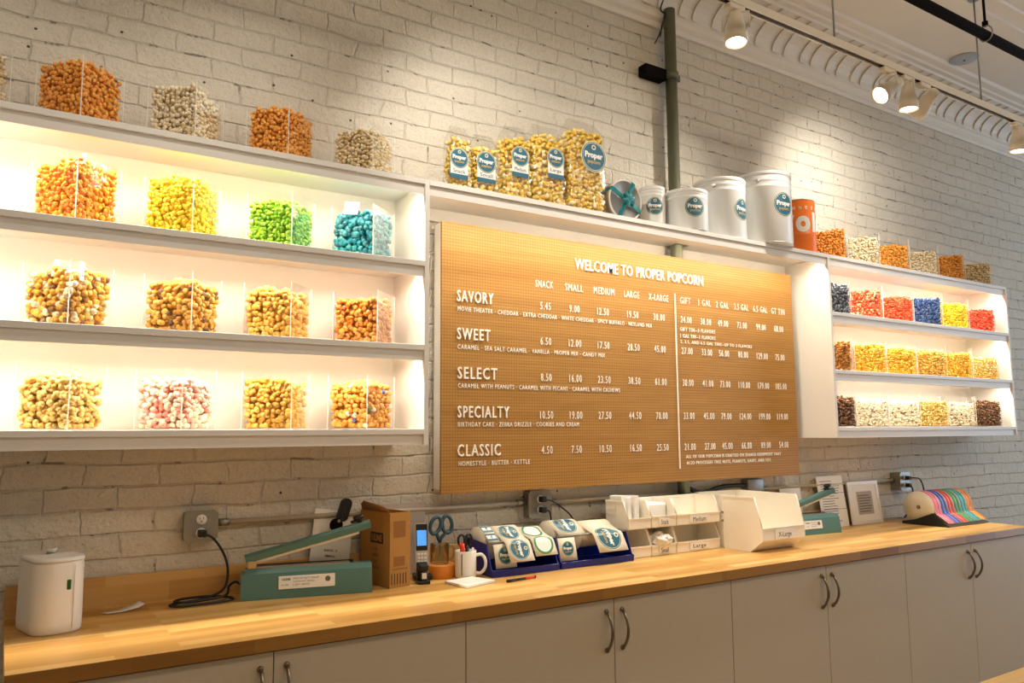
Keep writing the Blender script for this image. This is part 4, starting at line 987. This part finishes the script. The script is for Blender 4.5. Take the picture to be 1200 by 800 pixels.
def carton():
    wd, dp, h = .086, .200, .262
    t = thing('cardboard_box', 'tall brown cardboard box with open flaps beside the cordless phone', 'box', (1.2036, -.138, T0), .15)
    b = MB(); th = .004
    b.box(-wd/2, wd/2, -dp/2, -dp/2+th, .0, h); b.box(-wd/2, wd/2, dp/2-th, dp/2, 0, h); b.box(-wd/2, -wd/2+th, -dp/2+th, dp/2-th, 0, h); b.box(wd/2-th, wd/2, -dp/2+th, dp/2-th, 0, h); b.box(-wd/2+th, wd/2-th, -dp/2+th, dp/2-th, 0, .004)
    b.build('carton', M['carton'], t)
    f = MB(); f.sheet([[(-wd/2+.002, -dp/2+.01, h), (-wd/2+.002, dp/2-.006, h)], [(-wd/2-.010, -dp/2+.014, h+.018), (-wd/2-.006, dp/2-.01, h+.022)], [(-wd/2-.004, -dp/2+.05, h+.022), (-wd/2-.001, dp/2-.02, h+.034)]], .003)
    f.build('flap', M['carton_in'], t)
    f = MB(); f.sheet([[(-wd/2+.006, dp/2-.002, h), (wd/2-.006, dp/2-.002, h)], [(-wd/2+.006, dp/2+.006, h+.015), (wd/2-.006, dp/2+.006, h+.012)]], .003).build('flap', M['carton_in'], t)
    MB().box(-wd/2+.008, wd/2-.02, dp/2-.03, dp/2-.008, h-.06, h+.008).build('paper_liner', M['paper'], t)
    p = MB(); y = -dp/2-.0006
    p.box(-.028, .022, y, y+.0005, .175, .232); p.build('tape_patch', M['carton_in'], t); MB().box(-.026, .02, y, y+.0005, .075, .108).build('tape_patch', M['carton_in'], t)
    b = MB(); x = -wd/2-.0006
    MB().box(x, x+.0005, -.055, .030, .150, .188).build('logo_block', M['ink'], t)
    for k in range(6):
        xx = -.036+k*.012; b.box(xx, xx+.003, y, y+.0004, .012, .050)
    V, F, _ = text2d('ALWAYS LIFT WITH CARE', .01); b.add([(-.032+q[0]*.062, y-.0002, .062+q[1]*.005) for q in V], F)
    b.build('print', M['ink'], t); b = MB()
    for r_, s_ in enumerate(('S-123', 'PAPER BAGS', 'QTY 250', '5 X 8')):
        V, F, _ = text2d(s_, .01); b.add([(x-.0002, .015-q[0]*(.03+.012*(r_ % 2)), .125-r_*.022+q[1]*.009) for q in V], F)
    b.build('side_print', M['ink'], t)
    V, F, _ = text2d('ULINE', .03); MB().add([(x-.0004, .022-q[0]*.070, .157+q[1]*.024) for q in V], F).build('lettering', M['carton'], t)
carton()
def phone():
    t = thing('cordless_phone', 'silver cordless phone with lit blue screen standing in its cradle', 'phone', (1.356, -.138, T0), -.30)
    MB().box(-.034, .034, -.032, .032, 0, .020, .005).build('cradle', M['black'], t)
    Q = Matrix.Translation((0, .010, .012)) @ Matrix.Rotation(math.radians(-9), 4, 'X')
    b = MB(); b.prism(rounded(.050, .190, .012), -.011, .011, 'y', Q @ Matrix.Translation((0, 0, .097))); rim_angle(b.build('handset', M['silverkey'], t))
    MB().box(-.022, .022, -.0125, -.0105, .090, .188, .001, 1, Q).build('face', M['black'], t)
    MB().box(-.018, .018, -.0135, -.0125, .108, .165, 0, 1, Q).build('screen', M['screen'], t)
    for r_ in range(5):
        for c in range(3): MB().box(-.018+c*.0125, -.008+c*.0125, -.0135, -.0108, .016+r_*.014, .025+r_*.014, .001, 1, Q).build('key', M['white_pl'], t)
phone()
def stapler_stand():
    t = thing('tape_gun', 'small black desk stapler standing in front of the cordless phone', 'stapler', (1.322, -.212, T0), -.25)
    MB().box(-.022, .022, -.030, .030, 0, .012, .003).box(-.020, .020, .010, .030, .012, .072, .004).build('body', M['black'], t)
    MB().box(-.018, .018, -.022, .012, .045, .068, .006).build('head', M['black'], t); MB().box(-.009, .009, -.0245, -.0225, .018, .040, .001, 1).build('tag', M['paper'], t); MB().box(-.012, .012, -.024, .010, .012, .044, .002, 1).build('spring_block', M['black'], t)
    t.name = 'desk_stapler'
stapler_stand()
TX, TY = 1.445, -.130
tag(MB().lathe([(.030, 0), (.057, 0), (.058, .004), (.058, .044), (.057, .048), (.030, .048), (.030, 0)], 40, cap=False).build('tape_roll', M['orangetape'], None, (TX-.010, TY, T0)), 'wide roll of amber tape under the glass mug', 'tape')
def glass_mug():
    x, y, z = TX-.012, TY, T0+.0485
    t = thing('glass_mug', 'clear glass mug holding scissors on top of the amber tape roll', 'mug', (x, y, z))
    MB().lathe([(.001, 0), (.033, 0), (.035, .004), (.036, .075), (.033, .075), (.032, .008), (.001, .007)], 32, cap=False).build('cup', M['glass'], t)
    MB().tube([(.034, -.004, .062), (.052, -.008, .060), (.058, -.009, .038), (.050, -.008, .016), (.034, -.005, .014)], .0045, 10, sub=5).build('handle', M['glass'], t)
    s_ = thing('scissors', 'scissors with slate blue loop handles standing in the glass mug', 'scissors', (x, y, z+.010))
    for k in (-1, 1):
        c = Vector((.004+k*.026, -.006+k*.002, .135)); ring = []
        for i in range(16):
            a = 2*PI*i/16; e = Vector((.021*math.cos(a), 0, .033*math.sin(a))); e = Matrix.Rotation(-k*.26+ (0.12), 3, 'Y') @ e; ring.append(c+e)
        MB().tube(ring, 0.0075, 10, True).tube([c+Vector((-k*.006, 0, -.032)), Vector((k*.006, 0, .085)), Vector((-k*.001, 0, .070))], .007, 10).build('handle', M['scissor'], s_)
        MB().prism([(-.006+k*.003, .075), (.006+k*.003, .075), (.001-k*.004, .0)], -.001+k*.0012, .0002+k*.0012, 'y').build('blade', M['blade'], s_)
glass_mug()
def mug():
    x, y = 1.508, -.200
    t = thing('coffee_mug', 'white mug with a dark stripe holding pens beside the notepad', 'mug', (x, y, T0))
    r, h = .041, .100
    MB().lathe([(.001, 0), (r*.93, 0), (r, .006), (r, h-.002), (r-.001, h), (r-.004, h-.002), (r-.004, .010), (.001, .008)], 40, cap=False).build('cup', M['mug'], t)
    MB().tube([((r+e_)*.83, -(r+e_)*.557, z_) for e_, z_ in ((-.003, .082), (.020, .084), (.034, .064), (.033, .036), (.016, .016), (-.003, .018))], .0062, 10, sub=5).build('handle', M['mug'], t)
    ph = math.radians(-140); place = lambda u, v, l: Vector(((r+l)*math.cos(ph+u/r), (r+l)*math.sin(ph+u/r), v))
    patch([(*rect2d(-.002, .002, .012, .092), .0004, 0)], place, 'stripe', [M['ink']], t)
    def stick(name, label, cat, p, q, rr, m_, cap_=None, cm=None):
        e = thing(name, label, cat, (x+p[0], y+p[1], T0+p[2])); P = Vector(p); Q = Vector(q); d = (Q-P)
        MB().cyl((0, 0, 0), d*(1-(cap_ or 0)), rr, seg=12).build('barrel', M[m_], e)
        if cap_: MB().cyl(d*(1-cap_), d, rr*1.15, seg=12).build('cap', M[cm], e)
    stick('marker', 'thick marker with a red cap in the white mug', 'marker', (-.006, -.010, .012), (-.026, -.016, .128), .0085, 'white_pl', .30, 'red')
    stick('pen', 'black pen in the white mug, against its rim', 'pen', (.010, .004, .012), (.020, .014, .140), .0045, 'black', .25, 'blackpipe')
    stick('pen', 'pale pen in the white mug beside the handle', 'pen', (.006, -.014, .012), (.016, -.028, .112), .0042, 'white_pl')
    s_ = thing('scissors', 'black handled scissors in the white mug among the pens', 'scissors', (x, y, T0+.012))
    for k in (-1, 1):
        c = Vector((.004+k*.016, .012, .125)); MB().tube([c+Vector((.014*math.cos(2*PI*i/14), 0, .020*math.sin(2*PI*i/14))) for i in range(14)], .0045, 8, True).tube([c+Vector((-k*.004, 0, -.02)), Vector((k*.004, .010, .075))], .005, 8).build('handle', M['black'], s_)
        MB().prism([(-.004+k*.002, .080), (.004+k*.002, .080), (.001, .0)], .008+k*.0012, .0092+k*.0012, 'y').build('blade', M['blade'], s_)
mug()
def notepad():
    Pq = [(1.386, -.262), (1.404, -.395), (1.545, -.352), (1.510, -.242)]
    t = thing('notepad', 'blank white notepad lying in front of the white mug', 'notepad', (1.46, -.31, T0)); q = [(x-1.46, y+.31) for x, y in Pq]
    MB().prism(q, .0, .009, 'z').build('sheets', M['paper'], t); MB().prism([(x*1.005, y*1.005) for x, y in q], -.0002, .0014, 'z').build('backing', M['dullgrey'], t)
notepad()
def pen():
    p, q = Vector((1.578, -.383, T0+.006)), Vector((1.716, -.366, T0+.006)); d = q-p
    t = thing('pen', 'black and red pen lying on the worktop in front of the blue bin', 'pen', p)
    MB().cyl((0, 0, 0), d*.28, .0052, seg=14).build('cap', M['black'], t); MB().cyl(d*.28, d*.62, .0046, seg=14).build('grip', M['ink'], t); MB().cyl(d*.62, d*.95, .0046, seg=14).build('barrel', M['red'], t); MB().cyl(d*.95, d, .0052, seg=14).build('end', M['black'], t)
pen()

# label rolls in two blue bins
def blue_bin(label, x0, x1):
    t = thing('label_bin', label, 'bin', ((x0+x1)/2, -.16, T0)); h = (x1-x0)/2
    prof = [(.10, 0), (-.115, 0), (-.118, .024), (-.105, .030), (-.070, .118), (.10, .135)]
    for s_ in (-1, 1):
        a = s_*h-(.004 if s_ > 0 else 0); MB().prism(prof, a, a+.004, 'x').build('end_panel', M['blue'], t)
    MB().box(-h+.004, h-.004, -.112, .10, 0, .004).box(-h+.004, h-.004, .096, .10, .004, .130).build('tray', M['blue'], t)
    MB().box(-h+.004, h-.004, -.116, -.112, 0, .026, .001, 1).build('front_lip', M['blue'], t)
    MB().cyl((-h+.003, -.072, .122), (h-.003, -.072, .122), .004, seg=10).build('tear_bar', M['steel'], t)
    MB().cyl((-h+.003, .020, .110), (h-.003, .020, .110), .005, seg=10).build('spindle', M['steel'], t)
    return ((x0+x1)/2, -.16, T0)
def label_roll(label, org, x0, x1, r, tongue, style, drop=False):
    """roll on the spindle; its strip runs over the tear bar and hangs as a tongue, labels on the strip"""
    ox, oy, oz = org; cx, cy, cz = (x0+x1)/2, oy+.020, oz+.110
    t = thing('label_roll', label, 'label roll', (cx, cy, cz)); h = (x1-x0)/2
    Mx = Matrix.Rotation(PI/2, 4, 'Y')
    MB().lathe([(.0065, -h), (r, -h), (r, h), (.0065, h), (.0065, -h)], 40, Mx, cap=False).build('roll', M['release'], t)
    MB().lathe([(.0062, -h-.001), (.014, -h-.001), (.014, h+.001), (.0062, h+.001)], 24, Mx, cap=False).build('core', M['kraft'], t)
    path = []
    for k in range(14):
        a = math.radians(-70+120*k/13); path.append((-r*1.012*math.sin(a), r*1.012*math.cos(a)))
    path += [(-.092, .0175)]
    if tongue > 0:
        path += [(-.105, .016), (-.118, .006), (-.118-tongue*.35, -.004-tongue*.42), (-.118-tongue*.62, -.010-tongue*.80)]
    rows = [[(-h, y, z), (0, y, z), (h, y, z)] for y, z in path]
    MB().sheet(rows, .0007).build('strip', M['release'], t)
    # arc length along the strip -> point and normal
    L = [0.0]
    for a, b in zip(path, path[1:]): L.append(L[-1]+math.hypot(b[0]-a[0], b[1]-a[1]))
    def pos(s_):
        s_ = min(max(s_, 0), L[-1]-1e-6); i = max(j for j in range(len(L)-1) if L[j] <= s_); u = (s_-L[i])/(L[i+1]-L[i]); a, b = path[i], path[i+1]
        tx, tz = b[0]-a[0], b[1]-a[1]; n_ = math.hypot(tx, tz); return a[0]+(b[0]-a[0])*u, a[1]+(b[1]-a[1])*u, tz/n_, -tx/n_
    def place(s0):
        def f(u, v, l):
            y, z, ny, nz = pos(s0+u); return Vector((v, y+ny*(.0006+l), z+nz*(.0006+l)))
        return f
    R_ = h*.84; s0 = L[-1]-R_-.005
    while s0-R_ > .002:
        if style == 'ring':
            parts = [(*ring2d(R_*.80, R_), .0003, 0), (*disc2d(R_*.80), .0003, 1)]; patch(parts, place(s0), 'label', [M['greenl'], M['paper']], t, .008)
        elif style == 'band':
            parts = [(*rect2d(-R_, R_, -h*.92, h*.92), .0003, 0), (*rect2d(-R_*.45, R_*.45, -h*.8, h*.8), .0006, 2), (*txt('Proper', 0, 0, R_*.7, h*.5, .03), .0009, 0)]; patch(parts, place(s0), 'label', LMATS, t, .008)
        else: patch(logo(R_, l0=.0003), place(s0), 'label', LMATS, t, .006)
        s0 -= 2*R_+.006
org1 = (1.725, -.16, T0); org2 = (2.095, -.16, T0)
org1 = blue_bin('navy blue open bin of label rolls beside the white mug', 1.582, 1.894)
org2 = blue_bin('navy blue open bin of label rolls beside the ivory bins', 1.905, 2.285)
label_roll('narrow roll of teal striped labels nearest the white mug', org1, 1.592, 1.642, .066, 0, 'band')
label_roll('wide roll of round teal logo labels with a strip hanging over the bar', org1, 1.652, 1.764, .062, .060, 'logo')
label_roll('roll of green ringed white labels with a strip hanging forward', org1, 1.774, 1.880, .050, .045, 'ring')
label_roll('roll of round teal labels with yellow backing next to the narrow join of the bins', org2, 1.925, 2.060, .066, 0, 'logo')
label_roll('roll of teal and white labels with a strip hanging beside the ivory bins', org2, 2.085, 2.240, .054, .060, 'logo')
def loose_strip(x, w_, label, org):
    t = thing('label_strip', label, 'label strip', (x, org[1]-.085, T0+.028))
    MB().sheet([[(-w_/2, -.015, -.0), (w_/2, -.015, -.0)], [(-w_/2, -.006, .04), (w_/2, -.006, .04)], [(-w_/2, .008, .088), (w_/2, .008, .088)]], .0008).build('backing', M['release'], t)
    place = lambda u, v, l: Vector((u, -.0072-(.04-v)*.20-l, v)); patch(logo(w_*.36, 0, .046, .0006), place, 'label', LMATS, t, 0)
loose_strip(1.655, .095, 'spare teal label strip standing inside the bin beside the white mug', org1)
loose_strip(1.955, .085, 'spare teal label strip standing inside the bin beside the ivory bins', org2)

# ivory stacking bins
def hopper(label, x0, x1, yf, yb, z, h, lip, txt_=None, chin=0.0, slope=.45, txw=.55, k=1.0):
    wd = x1-x0; dp = yb-yf; t = thing('storage_bin', label, 'storage bin', ((x0+x1)/2, yf, z), 0, 'ivory stacking bins on the worktop'); th = .003; hw = wd/2
    side = [(chin, 0), (0, chin*.75), (0, lip), (dp*.10, h), (dp, h), (dp, 0)] if chin else [(.004, 0), (0, lip), (min(.055, dp*slope*.5), h), (dp, h), (dp, 0)]
    b = MB()
    for s_ in (-1, 1):
        a = s_*hw-(th if s_ > 0 else 0); b.prism(side, a, a+th, 'x')
    b.box(-hw+th, hw-th, chin or .003, dp, 0, th); b.box(-hw+th, hw-th, dp-th, dp, th, h)
    if chin:
        b.prism([(chin, 0), (0, chin*.75), (th, chin*.75), (chin+th, th)], -hw+th, hw-th, 'x')
        b.box(-hw+th, hw-th, 0, th, chin*.75, lip)
    else: b.box(-hw+th, hw-th, .001, .004, th, lip)
    b.build('shell', M['bin'], t)
    r = MB(); e = .0045
    for s_ in (-1, 1):
        x = s_*(hw+.0008)
        r.box(x-e/2, x+e/2, side[-3][0], dp, h-.008, h+.002)
        p, q = side[-4], side[-3]; r.cyl((x*.985, p[0]+.001, p[1]-.001), (x*.985, q[0], q[1]), .0028, seg=8)
        r.box(x-.0015, x+.0015, dp*.55, dp*.58, .006, h-.008); r.box(x-.0015, x+.0015, dp*.55, dp, h*.66, h*.69); r.box(x-.0015, x+.0015, dp*.55, dp, h*.50, h*.53)
    r.box(-hw, hw, -.003, .003, lip-.004, lip+.002); r.box(-hw, hw, dp-.004, dp+.002, h-.008, h+.002)
    r.build('rim', M['bin'], t)
    if txt_:
        lz0 = max(chin*.75, .006)
        c = MB().box(-wd*.22, wd*.22, -.0035, -.0005, lz0+.003, lip-.006).build('label_holder', M['paper'], t)
        V, F, asp = text2d(txt_, .0); tw = wd*.30; MB().add([(-tw/2+p[0]*tw, -.0040, lz0+.006+p[1]*(lip-lz0)*.52) for p in V], F).build('lettering', M['ink'], c)
    return t
Hs = .118; yf, yb = -.238, -.0895
hopper('empty ivory bin, bottom of the stack beside the blue bin', 2.290, 2.420, yf, yb, T0, Hs, .046)
hopper('ivory bin marked Small, holding a bulging white bag', 2.425, 2.572, yf, yb, T0, Hs, .046, 'Small')
hopper('wide empty ivory bin on the worktop under the Medium bin', 2.577, 2.853, yf, yb, T0, Hs, .046, 'Large')
zb = T0+Hs+.0045
hopper('ivory bin of white paper bags on top of the bin beside the blue bin', 2.290, 2.420, yf-.004, yb, zb, Hs, .046)
hopper('ivory bin marked Snack stacked above the bulging white bag', 2.425, 2.572, yf-.004, yb, zb, Hs, .048, 'Snack')
hopper('wide ivory bin marked Medium, on the upper row of the stack', 2.577, 2.853, yf-.004, yb, zb, Hs, .046, 'Medium')
hopper('largest ivory bin, with angled chin, beside the stacked bins', 2.876, 3.172, -.468, -.060, T0, .244, .108, 'X-Large', .072)
def bags_in_bin():
    for k, (x, dy, hh) in enumerate(((2.318, .00, .150), (2.350, .004, .140), (2.384, -.004, .146))):
        b = MB().box(-.012, .012, -.040, .040, 0, hh-.012, .004, 2); o = b.build('paper_bag', M['paper'], None, (x, -.150+dy, zb+.0035)); o.rotation_euler = (-.05, .04*(k-1), 0)
        tag(o, ('folded white paper bag against the side of the upper ivory bin', 'folded white paper bag in the middle of the upper ivory bin', 'folded white paper bag beside the Snack bin in the upper ivory bin')[k], 'paper bag', 'white paper bags in the upper ivory bin')
    bm = bmesh.new(); bmesh.ops.create_icosphere(bm, subdivisions=4, radius=1); rg = random.Random(8)
    from mathutils import noise as nz
    for v in bm.verts:
        d = v.co.copy(); w_ = 1+.30*nz.noise(d*2.2)+.10*nz.noise(d*6); v.co = Vector((d.x*.056*w_, d.y*.060*w_, d.z*.034*w_))
    for f in bm.faces: f.smooth = True
    me = bpy.data.meshes.new('plastic_bag'); bm.to_mesh(me); bm.free(); me.materials.append(M['white_pl'])
    o = bpy.data.objects.new('plastic_bag', me); COL.objects.link(o); o.location = (2.498, -.200, T0+.062); tag(o, 'crumpled white bag bulging out of the bin marked Small', 'plastic bag')
    MB().box(-.052, .052, -.080, .070, 0, .070, .012, 3).build('x', M['bin'])
    bpy.data.objects.remove(bpy.data.objects['x'])
bags_in_bin()
def stack_fill(x0, x1, label, z, hh):
    o = rim_angle(MB().box(-(x1-x0)/2, (x1-x0)/2, -.055, .037, 0, hh, .010, 3).build('paper_bag_stack', M['paper'], None, ((x0+x1)/2, -.135, z+.0035))); tag(o, label, 'paper bags')
stack_fill(2.432, 2.565, 'stack of white bags filling the bin marked Snack', zb, .096)

# papers behind, far end
def paper_leaf(name, label, cat, x0, x1, z1, y, tilt, lines, framed=False):
    xc = (x0+x1)/2; wd = x1-x0; h = z1-CZ; t = thing(name, label, cat, (xc, y, T0)); Q = Matrix.Rotation(math.radians(tilt), 4, 'X')
    if framed:
        f = MB(); e = .020
        f.box(-wd/2, wd/2, -.008, 0, 0, e, 0, 1, Q); f.box(-wd/2, wd/2, -.008, 0, h-e, h, 0, 1, Q); f.box(-wd/2, -wd/2+e, -.008, 0, e, h-e, 0, 1, Q); f.box(wd/2-e, wd/2, -.008, 0, e, h-e, 0, 1, Q); f.build('frame', M['white_pl'], t)
        MB().box(-wd/2+e, wd/2-e, -.004, -.002, e, h-e, 0, 1, Q).build('mat', M['paper'], t)
        MB().box(-wd*.24, wd*.26, -.0052, -.004, h*.22, h*.76, 0, 1, Q).build('picture', M['dullgrey'], t)
        b = MB()
        for k in range(7): b.box(-wd*.20, wd*.16+(k % 3)*.008, -.0058, -.0052, h*.28+k*h*.062, h*.28+k*h*.062+.006, 0, 1, Q)
        b.build('print', M['greyink'], t)
    else:
        MB().box(-wd/2, wd/2, -.0016, 0, 0, h, 0, 1, Q).build('sheet', M['paper'], t); b = MB(); rg = random.Random(lines)
        for k in range(lines):
            z = h*.06+k*h*.88/lines; b.box(-wd*.38, -wd*.38+wd*rg.uniform(.35, .76), -.0022, -.0016, z, z+.0035, 0, 1, Q)
        for z in (h*.34, h*.66): b.box(-wd/2, wd/2, -.0022, -.0016, z, z+.002, 0, 1, Q)
        b.build('print', M['greyink'], t)
paper_leaf('notice', 'tall printed notice of three panels leaning behind the second sealer', 'notice', 3.872, 4.105, 1.200, -.062, -8, 18)
paper_leaf('picture_frame', 'white framed print leaning on the wall beside the three-panel notice', 'picture frame', 4.135, 4.430, 1.158, -.060, -7, 0, True)
paper_leaf('notice', 'pale paper leaning on the wall behind the second sealer arm', 'notice', 3.545, 3.720, 1.145, -.052, -5, 6)
tag(MB().box(1.170, 1.420, -.0275, -.0235, T0, T0+.275).build('paper_sheet', M['dullgrey']), 'pale sheet of paper standing behind the scissors and phone', 'paper')

# sticker roll stand
def sticker_stand():
    x0, x1 = 4.462, 4.892; L = x1-x0
    t = thing('label_stand', 'sloping stand with a bar that holds the coloured sticker strips', 'label stand', (x0, -.265, T0))
    sd = [(.10, 0), (.10, .015), (.02, .030), (-.085, .072), (-.172, .004), (-.172, 0)]
    for a in (0, L-.004): MB().prism(sd, a, a+.004, 'x').build('end_plate', M['black'], t)
    MB().box(.004, L-.004, -.165, .10, 0, .004).build('base', M['black'], t)
    MB().prism([(-.085, .0665), (-.085, .0705), (-.174, .0045), (-.171, .0015)], .004, L-.004, 'x').build('slope_plate', M['steel'], t)
    MB().cyl((.0, -.122, .0515), (L, -.122, .0515), .0035, seg=10).build('bar', M['steel'], t)
    MB().cyl((.004, 0, .100), (L-.004, 0, .100), .006, seg=10).build('spindle', M['steel'], t)
    cols = ['pink', 'bluel', 'redl', 'greenl', 'teall', 'orangel']; names = ['pink', 'blue', 'red', 'green', 'turquoise', 'orange']
    for i, (c, nm) in enumerate(zip(cols, names)):
        a = .006+i*(L-.012)/6; wq = (L-.012)/6-.004; r = .090
        e = thing('sticker_roll', f'roll of {nm} stickers on the sloping stand', 'sticker roll', (x0+a+wq/2, -.265, T0+.100), 0, 'coloured sticker rolls on the sloping stand')
        MB().lathe([(.0075, -wq/2), (r, -wq/2), (r, wq/2), (.0075, wq/2), (.0075, -wq/2)], 48, Matrix.Rotation(PI/2, 4, 'Y'), cap=False).build('roll', M['release'], e)
        MB().lathe([(.0072, -wq/2-.0008), (.012, -wq/2-.0008), (.012, wq/2+.0008), (.0072, wq/2+.0008)], 20, Matrix.Rotation(PI/2, 4, 'Y'), cap=False).build('core', M['carton_in'], e)
        path = [(-(r+.0008)*math.sin(math.radians(q)), (r+.0008)*math.cos(math.radians(q))) for q in range(-20, 95, 8)]+[(-.094, -.010), (-.100, -.034), (-.1300, -.0500), (-.171, -.0800)]
        MB().sheet([[(-wq/2+.001, y, z), (wq/2-.001, y, z)] for y, z in path], .0008).build('strip', M['release'], e)
        Ls = [0.0]
        for p, q in zip(path, path[1:]): Ls.append(Ls[-1]+math.hypot(q[0]-p[0], q[1]-p[1]))
        def pos(s_):
            s_ = min(max(s_, 0), Ls[-1]-1e-6); k = max(j for j in range(len(Ls)-1) if Ls[j] <= s_); u = (s_-Ls[k])/(Ls[k+1]-Ls[k]); p, q = path[k], path[k+1]; n_ = math.hypot(q[0]-p[0], q[1]-p[1])
            return Vector((0, p[0]+(q[0]-p[0])*u, p[1]+(q[1]-p[1])*u)), Vector((0, (q[1]-p[1])/n_, -(q[0]-p[0])/n_))
        rows = []
        nst = 44
        b = MB()
        for col_, (xa, xb) in enumerate(((-wq*.44, -wq*.06), (wq*.04, wq*.44))):
            rows = []
            for k in range(nst):
                p, n_ = pos(.01+k*(Ls[-1]-.012)/(nst-1)); rows.append([p+n_*.001+Vector((xa, 0, 0)), p+n_*.001+Vector((xb, 0, 0))])
            b.sheet(rows, .0006)
        b.build('stickers', M[c], e)
sticker_stand()
